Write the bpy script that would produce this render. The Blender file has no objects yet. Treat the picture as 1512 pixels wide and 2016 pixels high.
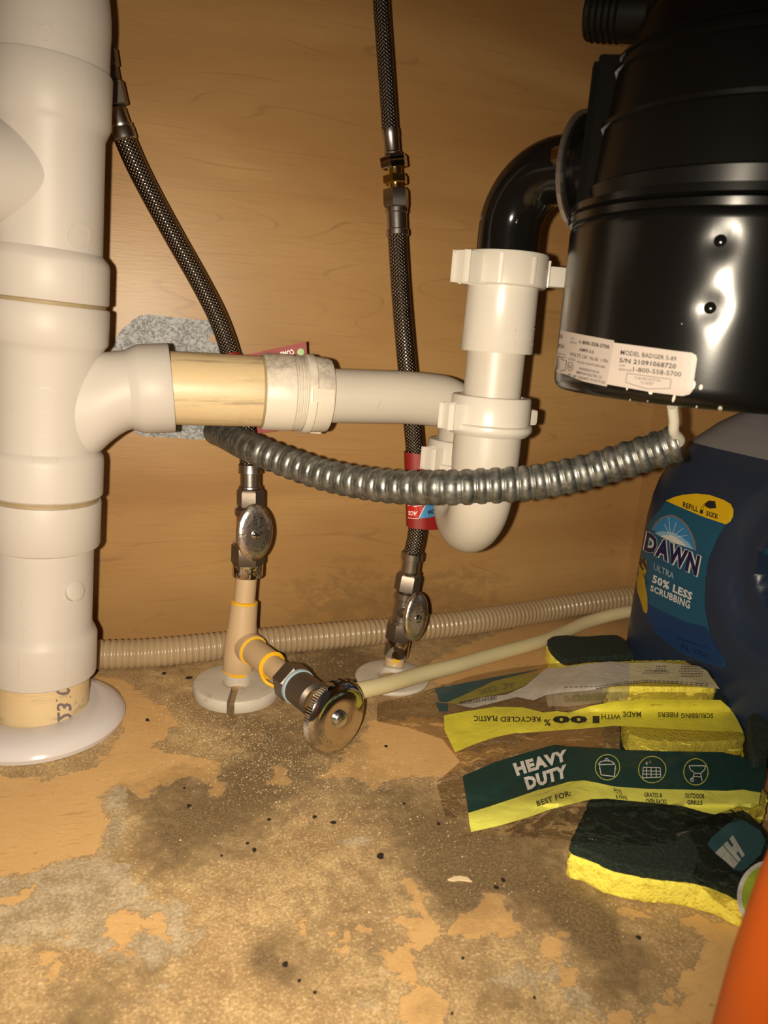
import bpy, bmesh, math, random
import numpy as np
from mathutils import Vector as V, Matrix, noise
from mathutils.bvhtree import BVHTree
from mathutils.geometry import delaunay_2d_cdt

random.seed(7)
SC = bpy.context.scene
COL = SC.collection
# ------------------------------------------------------------------ camera
# room axes seen by the camera (x right, y down, z forward): right along the back wall, into the wall, down
FPX, CX, CY = 1456.0, 756.0, 1008.0
EYE = V((0.0, -640.0, 276.0))            # millimetres; floor z = 0, back wall y = 0
h_ = V((.9514, -.0044, .3078)).normalized()
v_ = V((-.0708, .9700, .2329)); v_ = (v_ - h_ * v_.dot(h_)).normalized()
u_ = h_.cross(v_)
cam = bpy.data.cameras.new('camera'); camo = bpy.data.objects.new('camera', cam); COL.objects.link(camo)
SC.camera = camo
R3 = Matrix(((h_.x, -h_.y, -h_.z), (u_.x, -u_.y, -u_.z), (-v_.x, v_.y, v_.z)))
camo.matrix_world = Matrix.Translation(EYE * .001) @ R3.to_4x4()
cam.sensor_fit = 'VERTICAL'; cam.sensor_height = 36; cam.lens = 36 * FPX / 2016
cam.clip_start = .01; cam.clip_end = 20
cam.dof.use_dof = True; cam.dof.focus_distance = .52; cam.dof.aperture_fstop = 13
# ------------------------------------------------------------------ light
w = bpy.data.worlds.new('world'); SC.world = w; w.use_nodes = True
w.node_tree.nodes['Background'].inputs[0].default_value = (1, .80, .68, 1)
w.node_tree.nodes['Background'].inputs[1].default_value = .04
SC.view_settings.view_transform = 'Standard'; SC.view_settings.look = 'None'
SC.view_settings.gamma = 1; SC.view_settings.use_curve_mapping = False
SC.view_settings.exposure = 0.0

def ray(x, y): return V(((x - CX) / FPX, (y - CY) / FPX, 1.0))
def toworld(p): return V((h_.dot(p), u_.dot(p) - 640, 276 - v_.dot(p)))
def P(x, y, d): return toworld(ray(x, y) * d)
def W(x, y, Y):
    r = ray(x, y); return toworld(r * ((Y + 640) / u_.dot(r)))
def F(x, y, z=0):
    r = ray(x, y); return toworld(r * ((276 - z) / v_.dot(r)))
def SX(x, y, X):
    r = ray(x, y); return toworld(r * (X / h_.dot(r)))
def depth(p):
    q = p - EYE; return h_.z * q.x + u_.z * q.y - v_.z * q.z
def mmpx(p): return depth(p) / FPX       # millimetres per pixel there

# the phone's torch, a little left of and above the lens, aimed low
def lamp(name, loc, target, energy, size, spot, blend, col):
    L = bpy.data.lights.new(name, 'SPOT'); L.energy = energy; L.shadow_soft_size = size
    L.spot_size = math.radians(spot); L.spot_blend = blend; L.color = col
    o = bpy.data.objects.new(name, L); COL.objects.link(o); o.location = loc * .001
    o.rotation_euler = (target - loc).to_track_quat('-Z', 'Y').to_euler(); return o
TORCH = toworld(V((-18, 1, -4)))
lamp('phone_torch', TORCH, P(500, 1100, 500), 15.6, .0032, 109, 1.0, (1.0, .86, .66))

# ------------------------------------------------------------------ mesh helpers
class M:
    def __init__(s): s.v = []; s.f = []; s.uv = None
    def add(s, vs, fs, uvs=None):
        o = len(s.v); s.v += [V(p) for p in vs]; s.f += [tuple(i + o for i in f) for f in fs]
        if uvs is not None:
            if s.uv is None: s.uv = []
            s.uv += uvs
        return s
def frame(a, ref=None):
    a = V(a).normalized(); ref = V(ref) if ref is not None else V((0, 0, 1))
    if abs(a.dot(ref.normalized())) > .97: ref = V((0, 1, 0))
    e1 = (ref - a * ref.dot(a)).normalized(); e2 = a.cross(e1); return a, e1, e2
def rings(m, secs, n, cap=True, closed=False, uvl=None):
    """secs: (centre, e1, e2, r1, r2[, phase])"""
    nn = n + 1 if uvl else n
    vs = []; uvs = [] if uvl else None
    for k, s in enumerate(secs):
        c, e1, e2, r1, r2 = s[:5]; ph = s[5] if len(s) > 5 else 0
        for i in range(nn):
            a = 2 * math.pi * i / n + ph
            vs.append(c + e1 * (math.cos(a) * r1) + e2 * (math.sin(a) * r2))
            if uvl: uvs.append((i / n, uvl[k]))
    fs = []
    K = len(secs)
    for k in range(K - 1 if not closed else K):
        a0 = k * nn; b0 = ((k + 1) % K) * nn
        for i in range(n):
            j = (i + 1) % nn if not uvl else i + 1
            fs.append((a0 + i, a0 + j, b0 + j, b0 + i))
    if cap and not closed:
        fs.append(tuple(reversed(range(n)))); fs.append(tuple((K - 1) * nn + i for i in range(n)))
    m.add(vs, fs, uvs); return m
def lathe(m, prof, o, a, n=48, ref=None, cap=True, ph=0, sx=1, sy=1):
    a, e1, e2 = frame(a, ref)
    return rings(m, [(o + a * t, e1, e2, r * sx, r * sy, ph) for t, r in prof], n, cap)
def catmull(pts, step):
    pts = [V(p) for p in pts]; P_ = [pts[0] * 2 - pts[1]] + pts + [pts[-1] * 2 - pts[-2]]
    out = []
    for i in range(1, len(P_) - 2):
        p0, p1, p2, p3 = P_[i - 1:i + 3]; n = max(2, int((p2 - p1).length / step) * 3)
        for k in range(n):
            t = k / n
            out.append(.5 * ((2 * p1) + (p2 - p0) * t + (2 * p0 - 5 * p1 + 4 * p2 - p3) * t * t + (3 * p1 - p0 - 3 * p2 + p3) * t ** 3))
    out.append(pts[-1]); return out
def resample(pts, step):
    L = [0]
    for a, b in zip(pts, pts[1:]): L.append(L[-1] + (b - a).length)
    n = max(2, round(L[-1] / step)); res = []; j = 0
    for k in range(n + 1):
        s = L[-1] * k / n
        while j < len(L) - 2 and L[j + 1] < s: j += 1
        d = L[j + 1] - L[j]; t = (s - L[j]) / d if d > 0 else 0
        res.append(pts[j].lerp(pts[j + 1], t))
    return res, L[-1]
def tube(m, path, r, n=24, step=3, cap=True, smooth=True, uv=False, ref=None, flat=1):
    pts = catmull(path, step) if smooth else [V(p) for p in path]
    pts, L = resample(pts, step)
    K = len(pts); secs = []; uvl = []
    t0 = (pts[1] - pts[0]).normalized(); _, e1, e2 = frame(t0, ref)
    for k, p in enumerate(pts):
        t = (pts[min(k + 1, K - 1)] - pts[max(k - 1, 0)]).normalized()
        e1 = (e1 - t * e1.dot(t)).normalized(); e2 = t.cross(e1)
        s = L * k / (K - 1); rr = r(s, L) if callable(r) else r
        secs.append((p, e1.copy(), e2.copy(), rr, rr * flat)); uvl.append(s)
    return rings(m, secs, n, cap, uvl=uvl if uv else None)
def bbox(m, c, ax, ay, az, bev=0):
    """box with half-vectors ax, ay, az; bevelled by bmesh"""
    bm = bmesh.new(); bmesh.ops.create_cube(bm, size=2)
    bm.transform(Matrix(((ax.x, ay.x, az.x, c.x), (ax.y, ay.y, az.y, c.y), (ax.z, ay.z, az.z, c.z), (0, 0, 0, 1))))
    if bev: bmesh.ops.bevel(bm, geom=bm.edges[:], offset=bev, segments=2, profile=.6, affect='EDGES')
    bm.verts.index_update()
    m.add([v.co for v in bm.verts], [tuple(v.index for v in f.verts) for f in bm.faces]); bm.free(); return m
def prism(m, pts, d):
    n = len(pts); pts = [V(p) for p in pts]
    m.add(pts + [p + d for p in pts], [tuple(reversed(range(n))), tuple(range(n, 2 * n))] + [(i, (i + 1) % n, n + (i + 1) % n, n + i) for i in range(n)])
    return m
def ballm(m, c, r, n=12, sq=(1, 1, 1)):
    vs = []; fs = []
    for i in range(n + 1):
        th = math.pi * i / n
        for j in range(n * 2):
            a = math.pi * j / n
            vs.append(c + V((math.sin(th) * math.cos(a) * r * sq[0], math.sin(th) * math.sin(a) * r * sq[1], math.cos(th) * r * sq[2])))
    for i in range(n):
        for j in range(2 * n):
            k = (j + 1) % (2 * n); fs.append((i * 2 * n + j, (i + 1) * 2 * n + j, (i + 1) * 2 * n + k, i * 2 * n + k))
    return m.add(vs, fs)

def thing(name, label, cat, loc, group=None):
    o = bpy.data.objects.new(name, None); COL.objects.link(o); o.empty_display_size = .02
    o.location = V(loc) * .001; o['label'] = label; o['category'] = cat
    if group: o['group'] = group
    return o
WL = {}
def wloc(o):
    l = V((0, 0, 0))
    while o: l = l + o.location; o = o.parent
    return l
def build(name, m, mat, parent=None, smooth=True, ang=38, label=None, kind=None, at=None):
    off = wloc(parent) if parent else V((0, 0, 0))
    here = V(at) * .001 if at is not None else off
    me = bpy.data.meshes.new(name)
    me.from_pydata([(p * .001 - here) for p in m.v], [], m.f); me.validate()
    if m.uv:
        l = me.uv_layers.new(name='UVMap'); idx = np.empty(len(me.loops), dtype=np.int32)
        me.loops.foreach_get('vertex_index', idx); l.data.foreach_set('uv', np.array(m.uv, dtype=np.float32)[idx].ravel())
    bm = bmesh.new(); bm.from_mesh(me); bmesh.ops.recalc_face_normals(bm, faces=bm.faces[:]); bm.to_mesh(me); bm.free()
    if smooth:
        me.shade_smooth(); me.set_sharp_from_angle(angle=math.radians(ang))
    me.materials.append(mat)
    o = bpy.data.objects.new(name, me); COL.objects.link(o)
    o.location = here - off
    if parent: o.parent = parent
    if label: o['label'] = label
    if kind: o['kind'] = kind
    return o
def tag(o, label, cat, group=None, kind=None):
    o['label'] = label; o['category'] = cat
    if group: o['group'] = group
    if kind: o['kind'] = kind
    return o

# ------------------------------------------------------------------ materials
def srgb(r, g, b):
    f = lambda c: (c / 255 / 12.92) if c / 255 <= .04045 else ((c / 255 + .055) / 1.055) ** 2.4
    return (f(r), f(g), f(b), 1)
class NT:
    def __init__(s, name):
        s.m = bpy.data.materials.new(name); s.m.use_nodes = True; s.t = s.m.node_tree
        s.b = s.t.nodes['Principled BSDF']; s.out = s.t.nodes['Material Output']
    def n(s, t, **k):
        x = s.t.nodes.new(t)
        for a, b in k.items(): setattr(x, a, b)
        return x
    def set(s, x, i, val):
        if isinstance(val, bpy.types.NodeSocket): s.t.links.new(val, x.inputs[i])
        elif val is not None: x.inputs[i].default_value = val
        return x
    def coord(s, scale=(1, 1, 1), kind='Object'):
        c = s.n('ShaderNodeTexCoord'); mp = s.n('ShaderNodeMapping'); s.set(mp, 0, c.outputs[kind]); mp.inputs['Scale'].default_value = scale
        return mp.outputs[0]
    def noise(s, vec, scale, detail=3, rough=.5, dist=0, col=False):
        x = s.n('ShaderNodeTexNoise'); s.set(x, 'Vector', vec); x.inputs['Scale'].default_value = scale
        x.inputs['Detail'].default_value = detail; x.inputs['Roughness'].default_value = rough; x.inputs['Distortion'].default_value = dist
        return x.outputs['Color' if col else 'Fac']
    def math(s, op, a, b=0.0, c=None, clamp=False):
        x = s.n('ShaderNodeMath', operation=op, use_clamp=clamp); s.set(x, 0, a); s.set(x, 1, b)
        if c is not None: s.set(x, 2, c)
        return x.outputs[0]
    def ramp(s, f, a, b, lo=0.0, hi=1.0):
        x = s.n('ShaderNodeMapRange'); x.interpolation_type = 'SMOOTHSTEP'
        for i, q in enumerate((f, a, b, lo, hi)): s.set(x, i, q)
        return x.outputs[0]
    def mix(s, f, a, b):
        x = s.n('ShaderNodeMix', data_type='RGBA'); s.set(x, 0, f); s.set(x, 6, a); s.set(x, 7, b); return x.outputs[2]
    def mul(s, a, b, f=1.0):
        x = s.n('ShaderNodeMix', data_type='RGBA', blend_type='MULTIPLY'); s.set(x, 0, f); s.set(x, 6, a); s.set(x, 7, b); return x.outputs[2]
    def bump(s, hgt, dist=.001, strength=1.0, nrm=None):
        x = s.n('ShaderNodeBump'); s.set(x, 'Height', hgt); x.inputs['Distance'].default_value = dist; x.inputs['Strength'].default_value = strength
        if nrm: s.set(x, 'Normal', nrm)
        return x.outputs[0]
    def attr(s, name):
        x = s.n('ShaderNodeAttribute'); x.attribute_name = name; return x.outputs['Fac']
    def P(s, **k):
        for a, b in k.items(): s.set(s.b, a.replace('_', ' '), b)
        return s
def simple(name, col, rough=.5, metal=0.0, bump=0, bscale=400, var=0.0, vscale=30, spec=.5, dark=None, dth=(.55, .75), coat=0, sss=0):
    t = NT(name); c = col
    vec = t.coord()
    if var:
        c = t.mix(t.noise(vec, vscale, 4, .6), tuple(x * (1 - var) for x in col[:3]) + (1,), tuple(min(1, x * (1 + var * .6)) for x in col[:3]) + (1,))
    if dark:
        c = t.mix(t.ramp(t.noise(vec, 70, 5, .65, .8), dth[0], dth[1]), c, dark)
    t.P(Base_Color=c, Roughness=rough, Metallic=metal)
    t.b.inputs['Specular IOR Level'].default_value = spec
    if coat: t.b.inputs['Coat Weight'].default_value = coat; t.b.inputs['Coat Roughness'].default_value = .1
    if sss:
        t.b.inputs['Subsurface Weight'].default_value = sss; t.b.inputs['Subsurface Radius'].default_value = (.004, .003, .002)
        t.b.inputs['Subsurface Scale'].default_value = .5
    if bump: t.P(Normal=t.bump(t.noise(vec, bscale, 3, .6), .0005, bump))
    return t.m

PVC = simple('white_pvc', (.52, .475, .435, 1), .48, var=.05, vscale=12, bump=.03, bscale=120, spec=.38, dark=(.40, .33, .25, 1), dth=(.68, .80), sss=.12)
PVC_TRAP = simple('white_trap_plastic', (.55, .50, .43, 1), .40, var=.09, vscale=18, bump=.08, bscale=300, dark=(.40, .33, .24, 1), dth=(.64, .84), sss=.1)
PVC_TRAP2 = simple('white_slip_nut_plastic', (.62, .575, .51, 1), .30, var=.05, vscale=18, bump=.05, bscale=300, sss=.1)
GROOVE = simple('dirty_cement_seam', (.33, .25, .14, 1), .6, var=.3, vscale=60)
FLANGE = simple('glossy_white_plastic', (.60, .56, .56, 1), .16, var=.06, vscale=20, sss=.15)
CPVC = simple('cream_cpvc', (.56, .40, .235, 1), .45, var=.12, vscale=40, bump=.08, bscale=500, dark=(.42, .30, .17, 1), dth=(.6, .8))
GLUE = simple('yellow_solvent_cement', (.85, .48, .02, 1), .3, var=.2, vscale=90)
ESC = simple('matte_white_escutcheon', (.55, .50, .43, 1), .5, var=.1, vscale=35, bump=.1, bscale=500, dark=(.38, .30, .19, 1), dth=(.56, .78))
CREAMTUBE = simple('cream_polyethylene', (.66, .58, .34, 1), .38, var=.06, vscale=30, dark=(.45, .34, .16, 1), dth=(.68, .8), sss=.1)
CHROME = simple('chrome', (.62, .60, .57, 1), .10, 1.0, bump=.04, bscale=180)
CHROME_EM = simple('embossed_chrome', (.80, .74, .68, 1), .25, 1.0, bump=.7, bscale=260)
SATIN = simple('satin_nickel', (.50, .46, .43, 1), .30, 1.0, var=.15, vscale=80, bump=.06, bscale=500)
DULLNUT = simple('dull_dark_nickel', (.20, .165, .135, 1), .42, .85, var=.15, vscale=100, bump=.08, bscale=600)
BRASS = simple('brass', (.75, .50, .16, 1), .2, 1.0, var=.2, vscale=90, bump=.08, bscale=400)
BLACK = simple('black_enamel', (.005, .0048, .0045, 1), .20, var=.1, bump=.01, bscale=700, spec=.5)
BLACKU = simple('black_enamel_upper', (.006, .0055, .005, 1), .34, spec=.28)
BLACKP = simple('black_plastic', (.006, .0055, .005, 1), .11, spec=.5)
BLACKM = simple('black_matte_plastic', (.005, .0045, .004, 1), .45, bump=.1, bscale=300, spec=.22)
GALV2 = simple('galvanised_edge', (.5, .5, .48, 1), .4, 1.0)
WHITEPAINT = simple('white_dried_splash', (.70, .64, .55, 1), .5)
LABELP = simple('pale_silver_label', (.50, .43, .385, 1), .35, var=.06, vscale=60)
LABELP2 = simple('grey_label', (.42, .36, .32, 1), .4, var=.06, vscale=60)
INK = simple('black_ink', (.018, .015, .014, 1), .5)
GREYINK = simple('grey_ink', (.10, .085, .08, 1), .5)
RED = simple('glossy_red_tag', (.27, .013, .011, 1), .55, var=.1, vscale=50)
WHITEINK = simple('white_ink', (.78, .74, .68, 1), .4)
SKYINK = simple('sky_blue_ink', (.07, .28, .55, 1), .35)
CABLE = simple('white_cable', (.70, .66, .55, 1), .4)
DEBRIS = simple('dark_crumb', (.020, .013, .009, 1), .7)
CRUMB = simple('pale_crumb', (.62, .49, .30, 1), .7, var=.3, vscale=200)
ORANGE = simple('orange_plastic', (.56, .088, .001, 1), .5, var=.04)
PIPE_MARK = simple('marker_ink', (.16, .13, .14, 1), .5)
LIQ = None

def mk_yellowpvc():
    t = NT('yellowed_pvc'); v = t.coord(); vs = t.coord((6, 60, 60))
    c = t.mix(t.noise(v, 30, 4, .6), (.56, .40, .205, 1), (.66, .53, .33, 1))
    c = t.mix(t.ramp(t.noise(v, 14, 6, .7, 1.0), .52, .74, 0, .7), c, (.44, .28, .12, 1))
    c = t.mix(t.ramp(t.noise(vs, 1.6, 6, .75, .6), .50, .70, 0, .6), c, (.14, .11, .10, 1))
    t.P(Base_Color=c, Roughness=.42, Normal=t.bump(t.noise(v, 260, 3), .0004, .15)); return t.m
YPVC = mk_yellowpvc()
def mk_dirtpvc():
    t = NT('smudged_white_plastic'); v = t.coord()
    c = t.mix(t.noise(v, 25, 4, .6), (.60, .53, .43, 1), (.70, .645, .56, 1))
    g = t.n('ShaderNodeNewGeometry'); sp = t.n('ShaderNodeSeparateXYZ'); t.t.links.new(g.outputs['Normal'], sp.inputs[0])
    c = t.mix(t.math('MULTIPLY', t.ramp(sp.outputs[2], -.2, .9), t.ramp(t.noise(v, 60, 6, .75, .5), .38, .66, 0, .8)), c, (.22, .18, .15, 1))
    c = t.mix(t.ramp(t.noise(v, 22, 5, .7), .62, .78, 0, .5), c, (.33, .22, .11, 1))
    t.P(Base_Color=c, Roughness=.42, Normal=t.bump(t.noise(v, 300, 3), .0004, .2)); return t.m
DPVC = mk_dirtpvc()
def mk_braid(name, dark, lite, N=14, pitch=5.2):
    t = NT(name); c = t.n('ShaderNodeTexCoord'); s = t.n('ShaderNodeSeparateXYZ'); t.t.links.new(c.outputs['UV'], s.inputs[0])
    U, Vv = s.outputs[0], s.outputs[1]
    a = t.math('MULTIPLY', U, 2 * math.pi * N); b = t.math('MULTIPLY', Vv, 2 * math.pi / pitch * 2)
    p = t.math('SINE', t.math('ADD', a, b)); q = t.math('SINE', t.math('SUBTRACT', a, b))
    hh = t.math('MAXIMUM', p, q); hh2 = t.math('MULTIPLY', p, q)
    f = t.ramp(t.math('ADD', t.math('MULTIPLY', hh, .6), t.math('MULTIPLY', hh2, .4)), -.3, .8)
    t.P(Base_Color=t.mix(f, dark, lite), Roughness=.28, Metallic=1.0, Normal=t.bump(f, .0007, .9)); return t.m
BRAID = mk_braid('stainless_braid', (.010, .007, .005, 1), (.42, .35, .29, 1))
BRAIDG = mk_braid('grey_braid', (.05, .045, .04, 1), (.30, .28, .26, 1), 12, 5.0)
def mk_conduit():
    t = NT('galvanised_conduit'); v = t.coord()
    c = t.mix(t.ramp(t.noise(v, 130, 5, .7), .3, .7), (.13, .135, .125, 1), (.34, .34, .315, 1))
    t.P(Base_Color=c, Roughness=t.ramp(t.noise(v, 200, 4), .3, .7, .34, .56), Metallic=.85, Normal=t.bump(t.noise(v, 300, 4), .0005, .35)); return t.m
CONDUIT = mk_conduit()
def mk_galv():
    t = NT('galvanised_sheet'); v = t.coord()
    f = t.noise(v, 330, 5, .75, .8)
    c = t.mix(t.ramp(f, .40, .60), (.17, .18, .195, 1), (.44, .445, .45, 1))
    t.P(Base_Color=c, Roughness=.62, Metallic=.25, Normal=t.bump(f, .0003, .3)); return t.m
GALV = mk_galv()
def mk_hose():
    t = NT('translucent_corrugated_plastic'); v = t.coord()
    c = t.mix(t.noise(v, 20, 3), (.34, .24, .135, 1), (.45, .345, .215, 1))
    t.P(Base_Color=c, Roughness=.28); t.b.inputs['Subsurface Weight'].default_value = .4
    t.b.inputs['Subsurface Radius'].default_value = (.006, .004, .002); t.b.inputs['Subsurface Scale'].default_value = 1
    return t.m
DHOSE = mk_hose()
def mk_sponge():
    t = NT('yellow_cellulose_sponge'); v = t.coord()
    vo = t.n('ShaderNodeTexVoronoi'); t.set(vo, 'Vector', v); vo.inputs['Scale'].default_value = 520
    n = t.noise(v, 330, 5, .7)
    f = t.math('ADD', n, t.math('MULTIPLY', vo.outputs['Distance'], .5))
    c = t.mix(t.ramp(f, .42, .72), (.76, .55, .03, 1), (.97, .86, .11, 1))
    t.P(Base_Color=c, Roughness=.85, Normal=t.bump(f, .0015, .7)); return t.m
SPONGE = mk_sponge()
def mk_scour():
    t = NT('dark_green_scouring_fibre'); v = t.coord()
    n = t.noise(v, 600, 5, .8)
    c = t.mix(t.ramp(n, .38, .70), (.006, .013, .008, 1), (.035, .068, .042, 1))
    t.P(Base_Color=c, Roughness=.8, Normal=t.bump(n, .002, .9)); return t.m
SCOUR = mk_scour()
def mk_film(name, alpha, tint=(.9, .85, .75, 1)):
    t = NT(name); v = t.coord()
    tr = t.n('ShaderNodeBsdfTransparent'); tr.inputs[0].default_value = (1, .98, .95, 1)
    gl = t.n('ShaderNodeBsdfGlossy'); gl.inputs['Roughness'].default_value = .10; gl.inputs['Color'].default_value = (1, 1, 1, 1)
    df = t.n('ShaderNodeBsdfDiffuse'); df.inputs[0].default_value = tint
    b = t.bump(t.math('ADD', t.noise(v, 55, 3, .5, 1.4), t.math('MULTIPLY', t.noise(v, 240, 2, .5, .8), .1)), .004, .5)
    t.t.links.new(b, gl.inputs['Normal'])
    m1 = t.n('ShaderNodeMixShader'); m1.inputs[0].default_value = .92
    t.t.links.new(df.outputs[0], m1.inputs[1]); t.t.links.new(gl.outputs[0], m1.inputs[2])
    fr = t.n('ShaderNodeFresnel'); fr.inputs[0].default_value = 1.25; t.t.links.new(b, fr.inputs['Normal'])
    m2 = t.n('ShaderNodeMixShader'); t.t.links.new(t.math('MULTIPLY_ADD', fr.outputs[0], .6, alpha, clamp=True), m2.inputs[0])
    t.t.links.new(tr.outputs[0], m2.inputs[1]); t.t.links.new(m1.outputs[0], m2.inputs[2])
    t.t.links.new(m2.outputs[0], t.out.inputs[0]); t.t.nodes.remove(t.b); return t.m
FILM = mk_film('clear_plastic_film', .0)
def mk_print(name, col, rough=.33, alpha=1.0):
    t = NT(name); v = t.coord()
    b = t.bump(t.noise(v, 70, 3, .5, 1.2), .002, .35)
    t.P(Base_Color=col, Roughness=rough, Normal=b)
    t.b.inputs['Alpha'].default_value = alpha
    return t.m
PR_YEL = mk_print('yellow_print', (.70, .63, .06, 1)); PR_LIME = mk_print('lime_yellow_print', (.66, .65, .11, 1))
PR_GREEN = mk_print('dark_green_print', (.012, .042, .036, 1)); PR_TEAL = mk_print('teal_print', (.030, .075, .085, 1))
PR_WHITE = mk_print('white_print', (.52, .48, .42, 1), .35, .93); PR_CREAM = mk_print('cream_print', (.68, .60, .36, 1), .4, .9)
PR_FROST = mk_print('frosted_print', (.45, .40, .30, 1), .4, .35)
PR_OLIVE = mk_print('olive_print', (.30, .27, .06, 1), .4, .8)
PR_RING = mk_print('ring_white_print', (.62, .60, .55, 1)); PR_GRASS = mk_print('grass_green_print', (.36, .46, .04, 1))
LBLUE = simple('label_blue', (.006, .085, .165, 1), .4, var=.1, vscale=15)
LNAVY = simple('label_navy', (.004, .006, .06, 1), .4)
LDEEP = simple('label_deep_blue', (.003, .035, .13, 1), .4)
LSKY = simple('label_sky', (.03, .20, .45, 1), .4)
LYEL = simple('label_yellow', (.72, .46, .01, 1), .4)
LWHITE = simple('label_white', (.62, .62, .62, 1), .4)
LGREY = simple('label_pale_grey', (.38, .42, .48, 1), .4)
LTAN = simple('label_tan', (.24, .15, .10, 1), .4)
JUGM = simple('blue_liquid_jug', (.017, .030, .062, 1), .33, var=.12, vscale=18, spec=.45, sss=0)
JUGT = simple('empty_jug_shoulder', (.19, .19, .205, 1), .35, var=.08, vscale=14)

# ------------------------------------------------------------------ lettering
_fc = {}
def letters(s, bold=0.0):
    k = (s, bold)
    if k in _fc: return _fc[k]
    cu = bpy.data.curves.new('t', 'FONT'); cu.body = s; cu.size = 1; cu.resolution_u = 2; cu.offset = bold; cu.space_character = 1.0 + bold * 2.2
    o = bpy.data.objects.new('t', cu); COL.objects.link(o); dg = bpy.context.evaluated_depsgraph_get()
    me = o.evaluated_get(dg).to_mesh()
    vs = [(v.co.x, v.co.y) for v in me.vertices]; fs = [tuple(p.vertices) for p in me.polygons]
    o.evaluated_get(dg).to_mesh_clear(); bpy.data.objects.remove(o); bpy.data.curves.remove(cu)
    xs = [a for a, b in vs]; ys = [b for a, b in vs]; x0, x1, y0, y1 = min(xs), max(xs), min(ys), max(ys)
    vs = [((a - x0) / (x1 - x0), (b - y0) / (y1 - y0)) for a, b in vs]
    _fc[k] = (vs, fs); return vs, fs
def text(m, s, fn, bold=0.0, grow=0):
    """fn(u, v) -> point; u to the right, v up, both 0..1 over the written box"""
    vs, fs = letters(s, bold)
    g = lambda a: (a - .5) * (1 + grow) + .5
    m.add([fn(g(a), g(b)) for a, b in vs], fs); return m
def quad(TL, TR, BR, BL):
    def q(u, v):
        a = (TL[0] + (TR[0] - TL[0]) * u, TL[1] + (TR[1] - TL[1]) * u); b = (BL[0] + (BR[0] - BL[0]) * u, BL[1] + (BR[1] - BL[1]) * u)
        return (b[0] + (a[0] - b[0]) * v, b[1] + (a[1] - b[1]) * v)
    return q
def fillpoly(pts, step):
    """triangulated interior with a grid of inner points, so it can bend"""
    n = len(pts); xs = [p[0] for p in pts]; ys = [p[1] for p in pts]
    def inside(x, y):
        c = False
        for i in range(n):
            (x1, y1), (x2, y2) = pts[i], pts[i - 1]
            if (y1 > y) != (y2 > y) and x < (x2 - x1) * (y - y1) / (y2 - y1) + x1: c = not c
        return c
    vs = []
    for i in range(n):
        a, b = pts[i], pts[(i + 1) % n]; k = max(1, int(math.hypot(b[0] - a[0], b[1] - a[1]) / step))
        for j in range(k): vs.append((a[0] + (b[0] - a[0]) * j / k, a[1] + (b[1] - a[1]) * j / k))
    B = len(vs); y = min(ys) + step / 2
    while y < max(ys):
        x = min(xs) + step / 2
        while x < max(xs):
            if inside(x, y) and min((x - a) ** 2 + (y - b) ** 2 for a, b in vs[:B]) > (step * .4) ** 2: vs.append((x, y))
            x += step
        y += step
    r = delaunay_2d_cdt([V(p) for p in vs], [], [list(range(B))], 1, 1e-4)
    return [(p.x, p.y) for p in r[0]], [tuple(f) for f in r[2]]
def poly(m, pts, fn, step=12):
    vs, fs = fillpoly(pts, step); m.add([fn(x, y) for x, y in vs], fs); return m
def line(m, pts, wd, fn):
    """stroked polyline in the same 2-D frame"""
    for a, b in zip(pts, pts[1:]):
        dx, dy = b[0] - a[0], b[1] - a[1]; L = math.hypot(dx, dy) or 1; nx, ny = -dy / L * wd / 2, dx / L * wd / 2
        k = max(1, int(L / 10)); vs = []; fs = []
        for i in range(k + 1):
            t = i / k; x, y = a[0] + dx * t, a[1] + dy * t; vs += [fn(x + nx, y + ny), fn(x - nx, y - ny)]
            if i: fs.append((2 * i - 2, 2 * i - 1, 2 * i + 1, 2 * i))
        m.add(vs, fs)
    return m
def oval(cx, cy, a, b, n=28, rot=0, a0=0, a1=2 * math.pi):
    c, s = math.cos(rot), math.sin(rot); out = []
    full = abs(a1 - a0 - 2 * math.pi) < 1e-6
    for i in range(n if full else n + 1):
        t = a0 + (a1 - a0) * i / n; x, y = a * math.cos(t), b * math.sin(t); out.append((cx + x * c - y * s, cy + x * s + y * c))
    return out
def surf(m):
    """drop points onto a built surface along the line of sight of the measured photo point"""
    t = BVHTree.FromPolygons([tuple(p) for p in m.v], [tuple(f) for f in m.f])
    def at(x, y, off=.3):
        d = (toworld(ray(x, y)) - EYE).normalized()
        hit, nr, i, ds = t.ray_cast(EYE, d)
        if hit is None:
            hit, nr, i, ds = t.find_nearest(EYE + d * 450); 
        if nr.dot(d) > 0: nr = -nr
        return hit + nr * off
    return at
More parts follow.
